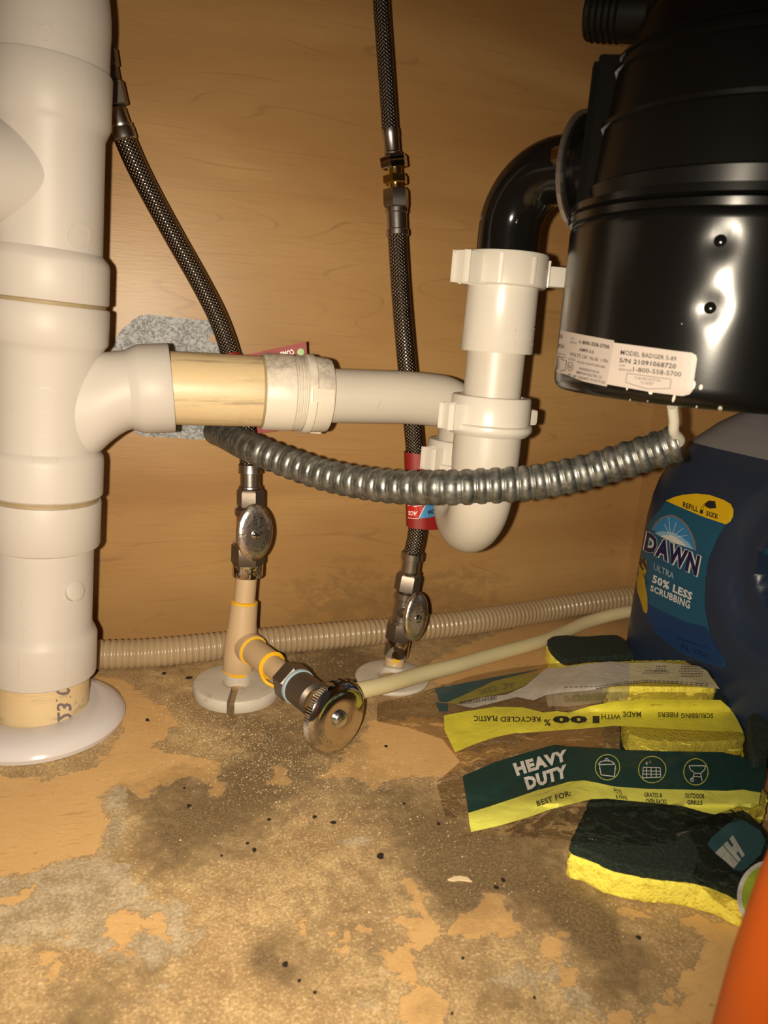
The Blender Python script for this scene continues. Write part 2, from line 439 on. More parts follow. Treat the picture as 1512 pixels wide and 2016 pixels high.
# ------------------------------------------------------------------ the cabinet: walls and floor
XR, XL, ZT, YF = 494.0, -420.0, 760.0, -560.0
def mk_wood(name, mould=False):
    t = NT(name); g = t.n('ShaderNodeTexCoord').outputs['Object']
    def sc(s, off=(0, 0, 0)):
        mp = t.n('ShaderNodeMapping'); t.set(mp, 0, g); mp.inputs['Scale'].default_value = s; mp.inputs['Location'].default_value = off; return mp.outputs[0]
    big = t.noise(sc((1.6, 1.6, 7)), 1.6, 3, .5, .6)
    # cathedral figure: contour lines of a stretched noise field
    n1 = t.noise(sc((.8, .8, 6.5), (3, 0, 1)), 2.0, 2, .4, .2)
    w1 = t.math('ABSOLUTE', t.math('SINE', t.math('MULTIPLY', n1, 95)))
    lines = t.math('MULTIPLY', t.ramp(w1, 0.0, .22, 1, 0), t.ramp(t.noise(sc((5, 5, 30), (1, 2, 0)), 2.0, 2), .40, .66))
    fine = t.noise(sc((9, 9, 260)), 2.2, 3, .6)
    c = t.mix(t.ramp(big, .3, .7), (.355, .188, .064, 1), (.48, .285, .110, 1))
    c = t.mix(t.math('MULTIPLY', lines, .38), c, (.20, .105, .045, 1))
    c = t.mix(t.ramp(fine, .45, .8, 0, .30), c, (.27, .15, .065, 1))
    if mould:
        s = t.n('ShaderNodeSeparateXYZ'); t.t.links.new(g, s.inputs[0])
        z = s.outputs[2]; x = s.outputs[0]
        mo = t.noise(sc((1, 1, 1.6)), 48, 7, .74, .4)
        band = t.math('MULTIPLY', t.ramp(z, .035, .105, 1, 0), t.math('MULTIPLY', t.ramp(x, .07, .16), t.ramp(x, .30, .42, 1, 0)))
        f = t.math('MULTIPLY', t.ramp(t.math('ADD', mo, t.math('MULTIPLY', band, .22)), .60, .78), band)
        c = t.mix(t.math('MULTIPLY', f, .42), c, (.16, .105, .045, 1))
        damp = t.math('MULTIPLY', t.ramp(t.math('ADD', z, t.math('MULTIPLY', t.noise(sc((1, 1, 1)), 10, 4), .09)), .055, .105, 1, 0), .28)
        c = t.mix(damp, c, (.27, .16, .062, 1))
        sp = t.ramp(t.noise(sc((1, 1, 1)), 300, 2, .5), .74, .78)
        c = t.mix(t.math('MULTIPLY', t.math('MULTIPLY', sp, band), .7), c, (.05, .03, .015, 1))
    t.P(Base_Color=c, Roughness=.36, Normal=t.bump(t.noise(sc((40, 40, 400)), 1.2, 3, .6), .0004, .18))
    t.b.inputs['Specular IOR Level'].default_value = .35
    return t.m
WOODB = mk_wood('maple_veneer_back', True); WOODS = mk_wood('maple_veneer_side')
def slab(name, x0, x1, y0, y1, z0, z1, mat):
    m = M(); prism(m, [(x0, y0, z0), (x1, y0, z0), (x1, y1, z0), (x0, y1, z0)], V((0, 0, z1 - z0)))
    o = build(name, m, mat, smooth=False); o['kind'] = 'structure'; return o
slab('wall_back', XL - 16, XR + 16, 0, 12, -18, ZT, WOODB)
slab('wall_right', XR, XR + 16, YF, 0, -18, ZT, WOODS)
slab('wall_left', XL - 16, XL, YF, 0, -18, ZT, WOODS)
slab('ceiling', XL - 16, XR + 16, YF, 12, ZT, ZT + 25, WOODS)

FILMS = [
 [(0,1530),(100,1535),(190,1505),(235,1440),(215,1380),(185,1330),(240,1335),(290,1370),(330,1400),(330,1440),(300,1470),(380,1490),(440,1500),(430,1530),(455,1560),(430,1572),(400,1545),(370,1532),(330,1545),(300,1552),(285,1580),(262,1562),(240,1546),(190,1572),(212,1602),(206,1655),(185,1680),(90,1705),(-60,1735),(-200,1600),(-100,1450)],
 [(205,1795),(240,1785),(270,1802),(310,1799),(325,1830),(355,1850),(330,1862),(300,1840),(265,1845),(255,1870),(228,1876),(208,1850),(215,1825)],
 [(60,1880),(80,1868),(115,1865),(125,1890),(120,1928),(98,1930),(95,1900),(70,1900)],
 [(-30,1768),(60,1754),(62,1770),(-30,1784)],
 [(580,1815),(607,1812),(608,1842),(590,1840)],
 [(628,1840),(660,1830),(662,1812),(669,1833),(690,1830),(715,1820),(720,1835),(690,1845),(672,1868),(660,1853),(635,1848)],
 [(785,1738),(800,1734),(830,1745),(845,1750),(842,1785),(870,1820),(900,1805),(950,1762),(995,1770),(995,1785),(1020,1790),(1028,1820),(1020,1845),(985,1845),(970,1830),(930,1850),(880,1840),(850,1855),(820,1880),(825,1920),(790,1925),(760,1905),(750,1875),(790,1860),(800,1840),(790,1815),(820,1800),(810,1765)],
 [(820,1925),(850,1935),(880,1990),(895,2040),(800,2040),(785,1985),(810,1960)],
 [(630,1528),(665,1500),(690,1465),(735,1420),(860,1410),(900,1480),(1000,1465),(1100,1420),(1190,1400),(1190,1470),(1010,1480),(925,1510),(880,1525),(850,1530),(790,1535),(735,1560),(722,1540),(690,1535),(660,1538)],
 [(1070,1840),(1110,1835),(1125,1865),(1100,1885),(1072,1875)], [(1100,1920),(1130,1908),(1136,1940),(1102,1946)],
 [(1269,2040),(1266,1992),(1269,1978),(1323,1958),(1347,1930),(1383,1906),(1372,1880),(1400,1850),(1340,1810),(1380,1800),(1450,1820),(1600,1800),(1700,2040)],
 [(1200,1992),(1240,1985),(1245,2040),(1190,2040)],
 [(850,1300),(930,1262),(1080,1215),(1240,1190),(1600,1180),(1600,1340),(1250,1340),(1060,1345),(860,1352)],
 [(1215,1790),(1260,1785),(1285,1800),(1270,1812),(1225,1806)], [(1350,1810),(1372,1815),(1370,1830),(1345,1824)],
 [(1430,1480),(1600,1450),(1600,1660),(1440,1650)], [(545,1508),(560,1530),(580,1545),(555,1550),(538,1540)],
 [(700,1910),(718,1920),(712,1935),(698,1925)], [(230,1375),(330,1385),(350,1430),(300,1450),(240,1450)]]
GREYS = [
 [(-60,1730),(90,1705),(190,1676),(250,1700),(300,1760),(360,1780),(400,1830),(380,1870),(330,1900),(250,1890),(180,1880),(100,1850),(-60,1880)],
 [(180,1570),(215,1542),(245,1548),(262,1580),(255,1625),(240,1668),(200,1676),(210,1605)],
 [(950,1930),(1010,1905),(1085,1905),(1110,1890),(1160,1960),(1170,2000),(1120,2020),(1080,1940),(1000,1950)],
 [(210,1985),(240,1968),(300,1950),(325,1935),(310,1965),(240,1990)], [(700,1975),(725,1968),(745,1985),(720,1995)],
 [(280,1450),(330,1430),(350,1440),(310,1455)], [(360,1810),(375,1838),(340,1850),(330,1820)], [(660,1660),(690,1650),(760,1655),(700,1675)],
 [(1115,1990),(1160,1985),(1190,2030),(1120,2030)]]
DARKS = [(400,1620,100,.5),(330,1680,80,.45),(480,1555,80,.75),(730,1545,60,.55),(910,1640,95,.5),(1000,1740,110,.55),(1150,1760,90,.7),(700,1760,90,.4),(560,1850,120,.35),(640,1440,60,.6),(1060,1990,90,.4),(300,1960,110,.4),(520,1440,70,.7),(100,1960,90,.35),(820,1700,90,.4),(455,1545,45,1.0),(560,1500,60,.7),(700,1480,40,.7),(330,1290,50,.9),(430,1390,70,.8),(610,1330,90,1.15),(700,1300,60,1.0),(1000,1285,50,.2),(520,1885,26,1.0),(560,1920,20,.6),(900,1770,45,.95),(880,1690,70,.6),(1000,1700,70,.45),
         (1130,1800,45,.9),(1170,1840,35,.9),(1260,1910,70,.7),(1060,1620,70,.6),(1120,1560,60,.8),(960,1940,40,.6),(750,1880,40,.5),(620,1900,80,.35),(290,1880,50,.5),(170,1990,50,.6),(260,1560,40,.8),(330,1610,80,.55),(480,1640,90,.3),(850,2000,50,.6),(1200,1950,60,.6),
         (350,1530,30,.9),(640,1560,90,.55),(820,1590,80,.6),(180,1740,60,.5),(150,1830,50,.3),(1380,1840,40,.4)]
def sdf(polys, X, Y):
    best = np.full(X.shape, -1e9)
    for pl in polys:
        q = [F(x, y, 0) for x, y in pl]; d = np.full(X.shape, 1e18); ins = np.zeros(X.shape, bool)
        for i in range(len(q)):
            ax, ay = q[i].x, q[i].y; bx, by = q[i - 1].x, q[i - 1].y; ex, ey = bx - ax, by - ay
            wx, wy = X - ax, Y - ay; tt = np.clip((wx * ex + wy * ey) / (ex * ex + ey * ey), 0, 1)
            d = np.minimum(d, (wx - ex * tt) ** 2 + (wy - ey * tt) ** 2)
            with np.errstate(divide='ignore', invalid='ignore'):
                c = ((ay > Y) != (by > Y)) & (X < (bx - ax) * (Y - ay) / (by - ay + 1e-12) + ax)
            ins ^= c
        best = np.maximum(best, np.where(ins, 1, -1) * np.sqrt(d))
    return best
def mk_floor():
    t = NT('water_damaged_floor'); v = t.coord()
    film, grey, dark = t.attr('film'), t.attr('grey'), t.attr('dark')
    nb = t.noise(v, 90, 6, .68, .4); nm = t.noise(v, 260, 5, .7); nf = t.noise(v, 1300, 3, .7); nl = t.noise(v, 26, 4, .6)
    # bare particle board
    md = t.noise(v, 75, 5, .72, .3); ng = t.noise(v, 620, 4, .75)
    c = t.mix(t.ramp(nl, .32, .68), (.42, .27, .125, 1), (.60, .42, .20, 1))
    c = t.mix(t.ramp(md, .44, .66, 0, .62), c, (.30, .195, .095, 1))
    c = t.mix(t.ramp(md, .46, .30, 0, .45), c, (.80, .60, .32, 1))
    c = t.mix(t.ramp(ng, .48, .62, 0, .55), c, (.27, .165, .072, 1))
    c = t.mix(t.ramp(ng, .46, .36, 0, .60), c, (.86, .68, .40, 1))
    c = t.mix(t.ramp(nf, .42, .28, 0, .8), c, (.14, .082, .036, 1))
    dk = t.math('MULTIPLY', t.ramp(t.math('ADD', dark, t.math('MULTIPLY', t.math('SUBTRACT', t.math('ADD', nb, t.math('MULTIPLY', ng, .5)), .75), 2.0)), .10, 1.25), .82)
    c = t.mix(dk, c, t.mix(t.ramp(ng, .40, .62), (.055, .034, .015, 1), (.26, .175, .085, 1)))
    # pale mildewed felt
    ge = t.math('ADD', t.math('MULTIPLY', grey, .12), t.math('MULTIPLY', t.math('SUBTRACT', nb, .5), 5.0))
    gc = t.mix(t.ramp(t.math('ADD', t.math('MULTIPLY', ng, .5), t.math('MULTIPLY', md, .5)), .38, .60), (.62, .52, .37, 1), (.33, .25, .145, 1))
    c = t.mix(t.math('MULTIPLY', t.ramp(ge, 0, .5), .72), c, gc)
    # remaining printed film
    fe = t.math('ADD', t.math('MULTIPLY', film, .22), t.math('MULTIPLY', t.math('SUBTRACT', t.noise(v, 80, 7, .68, .6), .50), 7.5))
    fmask = t.ramp(fe, -.03, .10)
    fc = t.mix(t.noise(v, 40, 4), (.62, .365, .145, 1), (.72, .465, .20, 1))
    fc = t.mix(t.ramp(t.noise(t.coord((40, 260, 1)), 1.6, 4, .65, .6), .55, .78, 0, .6), fc, (.36, .19, .07, 1))
    fc = t.mix(t.math('MULTIPLY', dk, .6), fc, (.22, .135, .06, 1))
    fc = t.mix(t.ramp(t.noise(v, 120, 5, .72), .66, .72, 0, .8), fc, (.20, .125, .06, 1))
    edge = t.math('MULTIPLY', t.ramp(fe, -.45, -.02), .35)
    c = t.mix(edge, c, (.40, .30, .19, 1))
    c = t.mix(fmask, c, fc)
    # pale salt grains
    sp = t.ramp(t.noise(v, 900, 2, .5), .735, .76)
    c = t.mix(t.math('MULTIPLY', sp, t.ramp(dark, .1, .7, .35, 1)), c, (.66, .54, .36, 1))
    hgt = t.math('ADD', t.math('MULTIPLY', fmask, .9), t.math('MULTIPLY', nf, .55))
    t.P(Base_Color=c, Roughness=t.math('SUBTRACT', .82, t.math('MULTIPLY', fmask, .32)), Normal=t.bump(t.math('ADD', hgt, t.math('MULTIPLY', nm, .6)), .0007, .75))
    t.b.inputs['Specular IOR Level'].default_value = .3
    return t.m
def floor():
    st = 2.5; nx = int((XR - XL) / st); ny = int(-YF / st)
    xs = np.linspace(XL, XR, nx + 1); ys = np.linspace(YF, 0, ny + 1); X, Y = np.meshgrid(xs, ys)
    rr = np.random.RandomState(3); co = np.stack([X, Y, np.zeros_like(X)], -1).reshape(-1, 3) * .001
    me = bpy.data.meshes.new('floor'); ii = np.arange((nx + 1) * (ny + 1)).reshape(ny + 1, nx + 1)
    fs = np.stack([ii[:-1, :-1], ii[:-1, 1:], ii[1:, 1:], ii[1:, :-1]], -1).reshape(-1, 4)
    nv = len(co); vs = co.tolist(); fl = fs.tolist()
    # underside so that the panel is a solid board
    vs += [[XL * .001, YF * .001, -.016], [XR * .001, YF * .001, -.016], [XR * .001, 0, -.016], [XL * .001, 0, -.016]]
    fl += [[nv + 3, nv + 2, nv + 1, nv], [ii[0, 0], nv, nv + 1] + ii[0, ::-1][:-1].tolist()]
    me.from_pydata(vs, [], fl)
    for nm_, arr in (('film', sdf(FILMS, X, Y)), ('grey', sdf(GREYS, X, Y))):
        a = me.attributes.new(nm_, 'FLOAT', 'POINT'); a.data.foreach_set('value', np.concatenate([np.clip(arr, -40, 40).ravel(), [-40] * 4]).astype(np.float32))
    D = np.zeros_like(X)
    for x, y, r, s in DARKS:
        c = F(x, y, 0); R = r * mmpx(c) * 1.15; D += s * np.exp(-((X - c.x) ** 2 + ((Y - c.y) / 1.25) ** 2) / (R * R))
    a = me.attributes.new('dark', 'FLOAT', 'POINT'); a.data.foreach_set('value', np.concatenate([D.ravel(), [0] * 4]).astype(np.float32))
    me.materials.append(mk_floor()); o = bpy.data.objects.new('floor', me); COL.objects.link(o); o['kind'] = 'structure'
floor()
slab('trim_1', XL - 16, XR + 16, YF - 19, YF, -60, -1, WOODS)

# ------------------------------------------------------------------ the white drain stack on the left
A0, B0 = P(96, 180, 421), P(82, 1425, 512)
AX = (A0 - B0).normalized()
def onaxis(y):            # point of the stack's axis seen at image height y
    lo, hi = -260.0, 420.0
    for _ in range(40):
        md = (lo + hi) / 2; p = A0 - AX * md; q = p - EYE
        yy = 1008 + FPX * (-(-h_.y * q.x - u_.y * q.y + v_.y * q.z)) / depth(p)
        if yy < y: lo = md
        else: hi = md
    return A0 - AX * lo
def tt(y): return (onaxis(y) - B0).dot(AX)
base = V((B0.x, B0.y, 0))
stack = thing('drain_stack', 'white plastic drain stack of hubs and tees rising up the left edge, with side branch', 'drain pipe', base)
PB, P10, PT = tt(1440), 0, 0
def seg(name, prof, mat=PVC, parent=stack, label=None, n=72):
    return build(name, lathe(M(), [(tt(y), r) for y, r in prof], B0, AX, n), mat, parent, label=label)
low = seg('pipe', [(1422, 30.1), (1290, 30.1)], YPVC, label='yellowed pipe stub with handwritten marks')
cpl = seg('reducer_fitting', [(1319, 30.0), (1319, 33.6), (1317, 34.4), (1246, 34.4), (1241, 33.6), (1224, 30.8), (1072, 30.8), (1068, 34.0), (1064, 34.6), (984, 34.6), (979, 34.0), (979, 30)])
seg('cement_seam', [(981, 33), (978, 32.6), (972, 32.8), (969, 33)], GROOVE)
wye = seg('wye_fitting', [(969, 30), (969, 34.6), (966, 35.4), (900, 35.4), (890, 34.8), (880, 32.0), (696, 32.0), (678, 34.0), (668, 36.2), (602, 36.4), (598, 35.6), (598, 30)])
seg('cement_seam', [(601, 34.8), (598, 34.2), (592, 34.2), (590, 34.8)], GROOVE)
tee = seg('tee_fitting', [(590, 29.5), (590, 35.2), (587, 35.8), (516, 35.7), (506, 34.9), (492, 31.3), (262, 31.0), (246, 32.6), (236, 34.0), (136, 34.2), (131, 33.4), (131, 29)])
# tee's side outlet, turned to the left and a little forward
m = M(); c0 = onaxis(362); od = V((-.92, -.385, .02)).normalized()
lathe(m, [(0, 29.2), (44, 29.6), (50, 33.4), (80, 34), (80, 30.2), (190, 30.1), (190, 29)], c0, od, 72, cap=False); build('side_outlet', m, PVC, tee)
# street elbow at the top, bending away to the left
m = M(); e0 = onaxis(140); e1 = onaxis(20); bd = V((-.93, .30, 0))
q1 = e1 + AX * 20
pts = [e0 - AX * 6, e0 + AX * 16, e1, e1 + AX * 18 + bd * 4, e1 + AX * 38 + bd * 16, e1 + AX * 52 + bd * 36, e1 + AX * 57 + bd * 64, e1 + AX * 58 + bd * 110]
tube(m, pts, 32.4, 64, 4); el = build('elbow', m, PVC, stack)
# mould marks and ejector rings
at_w = {}
for nm, ob, pr in (('t', tee, None), ('w', wye, None), ('r', cpl, None), ('l', low, None), ('e', el, None)):
    mm = M(); mm.v = [(v.co + ob.location + ob.parent.location) * 1000 for v in ob.data.vertices]; mm.f = [tuple(p.vertices) for p in ob.data.polygons]
    at_w[nm] = surf(mm)
def ringmark(at, x, y, r, parent, bar=True, wd=2.2):
    m = M(); o1 = oval(x, y, r, r * 1.12, 40); o2 = oval(x, y, r - wd, (r - wd) * 1.12, 40); vs = []; fs = []
    for k in range(40): vs += [at(*o1[k], .08), at(*o1[k], .45), at(*o2[k], .45), at(*o2[k], .08)]
    for k in range(40):
        a = 4 * k; b = 4 * ((k + 1) % 40); fs += [(a, b, b + 1, a + 1), (a + 1, b + 1, b + 2, a + 2), (a + 2, b + 2, b + 3, a + 3)]
    m.add(vs, fs)
    if bar: line(m, [(x - r * .92, y - 1), (x + r * .92, y + 2)], 3, lambda X, Y: at(X, Y, .4))
    build('mould_mark', m, PVC, parent)
ringmark(at_w['t'], 155, 465, 23, tee); ringmark(at_w['w'], 90, 787, 23, wye, False); ringmark(at_w['w'], 89, 887, 30, wye); ringmark(at_w['e'], 88, 64, 16, el, False)
def ribs(at, xs, y0, y1, parent):
    for x in xs:
        m = M(); line(m, [(x, y0), (x, y1)], 1.6, lambda X, Y: at(X, Y, .45)); build('raised_line', m, PVC, parent)
ribs(at_w['t'], [165], 140, 212, tee); ribs(at_w['t'], [62, 161], 520, 588, tee); ribs(at_w['w'], [178], 612, 670, wye)
ribs(at_w['w'], [172], 928, 968, wye); ribs(at_w['r'], [39, 136], 992, 1058, cpl); ribs(at_w['r'], [37, 127], 1268, 1340, cpl)
m = M()
for k, ch in enumerate('CHARLOTTE'):
    y = 1100 + k * 20; text(m, ch, (lambda y: lambda u, v: at_w['r'](41 + 11 * u, y + 15 - 14 * v, .25))(y), 0)
build('raised_lettering', m, PVC, cpl)
m = M(); text(m, '2', lambda u, v: at_w['w'](82 + 12 * u, 990 - 14 * v, .3)); build('raised_number', m, PVC, wye)
m = M()
text(m, '/23/0', lambda u, v: at_w['l'](108 + 30 * v + 6 * (1 - u), 1434 - 84 * u, .14), .02); build('handwriting', m, PIPE_MARK, low)
# ball of moulded stub on the reducer
m = M(); c = at_w['r'](146, 1163, 0); lathe(m, [(-3, 6.5), (1.6, 6.5), (2.2, 5.6)], c, (c - (onaxis(1163))).normalized(), 32); build('moulded_boss', m, PVC, cpl)
# branch of the wye, sweeping to the right
YB = B0.y + (A0.y - B0.y) * .5
YB = -135.0
m = M(); secs = []
def wsec(x, yt, yb, rd, tilt=0.0):
    c = W(x, (yt + yb) / 2, YB); top = W(x, yt, YB); bot = W(x, yb, YB); up = (top - bot).normalized(); rv = (top - bot).length / 2
    ax = V((math.cos(tilt), 0, math.sin(tilt))); e = V((0, -1, 0)); return (c, up, e, rv, rd)
for x, yt, yb, rd in ((96, 702, 925, 24), (125, 700, 922, 24.5), (150, 698, 916, 25), (170, 697, 909, 25.4), (185, 696, 900, 25.6), (200, 695, 888, 25.8), (218, 693, 871, 25.8), (235, 691, 858, 25.8), (250, 689, 849, 25.8), (262, 688, 845, 25.9)): secs.append(wsec(x, yt, yb, rd))
rings(m, secs, 64); build('branch', m, PVC, wye)
b1, b2 = W(262, 767, YB), W(338, 764, YB); BD = (b2 - b1).normalized(); LB = (b2 - b1).length
m = M(); lathe(m, [(-3, 25), (-1, 26.0), (3, 27.6), (5, 28.3), (LB - 1, 28.6), (LB, 28.0), (LB, 23)], b1, BD, 72); hub = build('branch_hub', m, PVC, wye)
hm = surf(m)
m = M(); line(m, [(290, 712), (338, 716)], 2, lambda x, y: hm(x, y, .4)); line(m, [(285, 840), (332, 842)], 2, lambda x, y: hm(x, y, .4))
text(m, '1\u00bd', lambda u, v: hm(330 - 10 * v, 796 - 22 * u, .3)); build('raised_number', m, PVC, hub)
y1 = W(515, 771, YB); m = M(); lathe(m, [(0, 23.6), ((y1 - b2).length + 3, 23.6)], b2 - BD * 1, (y1 - b2).normalized(), 64)
build('branch_pipe', m, YPVC, stack, label='yellowed and ink-smeared branch pipe')
BD2 = (W(640, 777, YB) - y1).normalized()
m = M(); lathe(m, [(-1.4, 24.0), (0, 24.5), (.8, 24.0)], y1, BD2, 64); build('cement_seam', m, GROOVE, stack)
L1 = (W(574, 773, YB) - y1).length; L2 = (W(596, 775, YB) - y1).length
m = M(); lathe(m, [(0, 23), (0, 25.2), (1, 25.7), (L1 - 1, 25.9), (L1, 25.0)], y1, BD2, 72); ad = build('trap_adapter', m, DPVC, stack, label='smudged white trap adapter')
prof = []
k = L1 - .4
while k < L2 + .5: prof += [(k, 24.2), (k + .7, 25.5), (k + 1.2, 25.5), (k + 1.9, 24.2)]; k += 2.3
m = M(); lathe(m, prof, y1, BD2, 72); build('screw_thread', m, DPVC, ad)

# floor flange
fc = V((B0.x - 1.5, B0.y, 0)); fr = 56.5
m = M(); lathe(m, [(0, 52), (.8, fr - 1), (4, fr), (8, fr - 2), (11, fr - 7), (12.6, fr - 13), (12.8, 40), (13.2, 32), (12.6, 30.6), (0, 30.6)], fc, (0, 0, 1), 96, cap=False)
tag(build('floor_flange', m, FLANGE, at=fc), 'large glossy white round floor flange under the drain stack', 'flange')

# ------------------------------------------------------------------ p-trap
XT, YT_ = 215.0, -199.0                                   # tailpiece leg
XL2, YL2 = 226.0, -135.0                                  # far leg
trap = thing('p_trap', 'white plastic P-trap with slip nuts joining the branch to the black elbow', 'drain trap', (XT, YT_, 125))
UP = V((0, 0, 1))
n1 = W(594, 775, YB); n2 = W(645, 779, YB); ND = (n2 - n1).normalized(); LN = (n2 - n1).length
m = M(); lathe(m, [(0, 20), (0, 26.4), (1, 27.0), (5.4, 27.0), (6.2, 26.0), (LN - 3, 25.4), (LN - .6, 24.8), (LN, 23.4), (LN, 19)], n1, ND, 72); sn = build('slip_nut', m, DPVC, trap, label='smudged slip nut on the branch')
for a in (-.05, 2.1, 4.2):
    m = M(); _, e1, e2 = frame(ND); d = (e1 * math.cos(a - 1.25) + e2 * math.sin(a - 1.25))
    d = V((0, -math.cos(a + .12), math.sin(a + .12))); t_ = ND.cross(d)
    bbox(m, n1 + ND * 9 + d * 26.0, ND * 7, t_ * 3.4, d * 1.9, .9); build('nut_lug', m, DPVC, sn)
# trap arm and far elbow
a3 = W(800, 783, YB); corner = V((XL2, YL2, a3.z - 1))
m = M(); r0 = 18.7
pts = [n1 + ND * 3, n2, a3.lerp(n2, .5), a3]
for k in range(0, 8):
    a = k / 7 * math.pi / 2; R_ = 24; pts.append(V((XL2 - R_ + R_ * math.sin(a), YL2, a3.z - 1 - R_ + R_ * math.cos(a))))
pts.append(V((XL2, YL2, 190)))
tube(m, pts, r0, 56, 3); build('trap_arm', m, PVC_TRAP, trap)
def nut(name, c, r, h, lugs, mat=PVC_TRAP2, lw=5, lo=9, lh=6, lz=-2, ridges=0, flangebot=True):
    m = M()
    pr = [(0, 19.5), (0, r - 1.2), (1.0, r - .3)] + ([(h * .12, r + 1.6), (h * .18, r + 2.0), (h * .26, r + 1.6), (h * .30, r - .2)] if flangebot else []) + [(h - 1.2, r - .6), (h - .2, r - 1.4), (h, r - 2.6), (h, r - 5.4), (h - 4, r - 6)]
    lathe(m, pr, c, UP, 72, cap=False); o = build(name, m, mat, trap)
    for a in lugs:
        d = V((math.cos(a), math.sin(a), 0)); m = M(); bbox(m, c + UP * (h / 2 + lz) + d * (r + lo * .32), d * lo * .72, UP.cross(d) * lw, UP * lh, 2.6)
        build('nut_lug', m, mat, o)
    for k in range(ridges):
        a = 2 * math.pi * (k + .3) / ridges; d = V((math.cos(a), math.sin(a), 0)); m = M(); bbox(m, c + UP * h * .46 + d * (r - .2), d * 1.0, UP.cross(d) * 1.1, UP * h * .40, .5)
        build('grip_rib', m, mat, o)
    return o
cR = V((XT, YT_, 217.5)); cL = V((XL2, YL2, 181))
nut('slip_nut', cR, 26.4, 25, (math.radians(196), math.radians(8)), lz=-1, lh=5.5, lo=9)
nut('slip_nut', cL, 26.0, 23, (math.radians(205), math.radians(20)), lz=-1, lh=5.5, lo=9)
# J bend
dj = V((XL2 - XT, YL2 - YT_, 0)); Ls = dj.length; dj.normalize(); mid = V(((XL2 + XT) / 2, (YL2 + YT_) / 2, 0)); zc = 180.0
pts = [V((XT, YT_, 236)), V((XT, YT_, 224)), V((XT, YT_, 202)), V((XT, YT_, zc + 2))]
for k in range(1, 12):
    a = math.pi * k / 12; pts.append(mid - dj * (Ls / 2) * math.cos(a) + V((0, 0, zc - Ls / 2 * 1.0 * math.sin(a))))
pts += [V((XL2, YL2, zc)), V((XL2, YL2, 194))]
m = M(); tube(m, pts, lambda s, L: 22.2 if s < 34 else (22.2 - 2.6 * min(1, (s - 34) / 50) if s < L - 14 else 21.0), 56, 3)
jb = build('j_bend', m, PVC_TRAP, trap)
js = surf(m)
m = M(); line(m, [(962, 862), (958, 925), (955, 988), (950, 1020), (930, 1080)], 1.2, lambda x, y: js(x, y, .2)); build('mould_seam', m, PVC_TRAP, jb)
m = M(); ballm(m, V((mid.x, mid.y, zc - Ls / 2 - 19.6)), 1.6, 8); build('drain_nib', m, PVC_TRAP, jb)
# tailpiece, extension and top nut
m = M(); lathe(m, [(0, 18.5), (66, 18.6)], V((XT, YT_, 218)), UP, 64); build('tailpiece', m, PVC_TRAP, trap)
m = M(); lathe(m, [(0, 18), (0, 22.4), (.7, 22.9), (40, 22.2), (44, 22.2)], V((XT, YT_, 270)), UP, 64); ex = build('extension_socket', m, PVC_TRAP2, trap)
xs_ = surf(m); m = M(); o1 = oval(1038, 660, 18, 24, 24)
line(m, o1 + [o1[0]], 1.6, lambda x, y: xs_(x, y, .3)); text(m, 'NSF', lambda u, v: xs_(1026 + 24 * u, 670 - 16 * v + 4 * u, .3)); build('raised_seal', m, PVC_TRAP2, ex)
nut('slip_nut', V((XT, YT_, 310)), 27.2, 20, (math.radians(203), math.radians(-12)), lz=-1.5, lh=6.5, lo=12, lw=5, ridges=8, flangebot=False)
def proj(p):
    q = p - EYE; x = h_.x * q.x + u_.x * q.y - v_.x * q.z; y = h_.y * q.x + u_.y * q.y - v_.y * q.z; z = depth(p)
    return CX + FPX * x / z, CY + FPX * y / z
# ------------------------------------------------------------------ galvanised box cover on the wall
pc = W(352, 746, 0)
m = M(); outl = []
Rp, Hh = 57.0, 49.0
for k in range(64):
    a = 2 * math.pi * k / 64; x, z = Rp * math.cos(a), Rp * math.sin(a)
    z = max(-Hh, min(Hh, z)); x = max(-52, min(52, x)); outl.append((x, z))
vs, fs = fillpoly(outl, 6); hx, hz = 27.5, 36.0
fs2 = [f for f in fs if all((sum(vs[i][0] for i in f) / 3 - s * hx) ** 2 + (sum(vs[i][1] for i in f) / 3 - s * hz) ** 2 > 16 for s in (1,))]
fn = lambda x, z, y: V((pc.x + x * .9994 + z * .03, y, pc.z + z * .9994 - x * .03))
m.add([fn(x, z, -2.2) for x, z in vs], fs2); n = len(outl)
m.add([fn(x, z, -2.2) for x, z in outl] + [fn(x, z, -.05) for x, z in outl], [(i, (i + 1) % n, n + (i + 1) % n, n + i) for i in range(n)])
cov = build('box_cover', m, GALV, smooth=False, at=pc); tag(cov, 'grey galvanised octagonal electrical box cover flat on the back wall', 'box cover')
m = M(); lathe(m, [(0, 3.2), (1.2, 3.2), (1.6, 2.4)], fn(33, 33, -2.2), V((0, -1, 0)), 20); build('screw', m, SATIN, cov)

# ------------------------------------------------------------------ flexible conduit
cp = [W(425, 850, -9), W(446, 858, -45), W(492, 880, -110), W(560, 908, -136), W(650, 938, -165), W(760, 957, -200), W(870, 960, -230), W(950, 957, -239), W(1050, 950, -250), W(1150, 930, -262), W(1250, 900, -276), W(1334, 872, -289)]
def cr(s, L):
    f = (s / 8.8) % 1.0
    if f < .66: return 9.6 + 1.5 * math.sin(math.pi * f / .66) ** .5
    return 9.6 + .45 * math.sin(math.pi * (f - .66) / .34)
m = M(); tube(m, cp, cr, 32, .55, cap=False)
cd = build('flexible_conduit', m, CONDUIT, at=cp[0], ang=60); tag(cd, 'grey ribbed flexible metal conduit sagging from the wall cover towards the black disposer', 'conduit')
m = M(); e = cp[-1]; ed = (cp[-1] - cp[-2]).normalized()
lathe(m, [(-6, 9.4), (0.2, 9.4), (.2, 8.2), (-6, 8.2)], e, ed, 32, cap=False); build('cut_end', m, GALV2, cd)
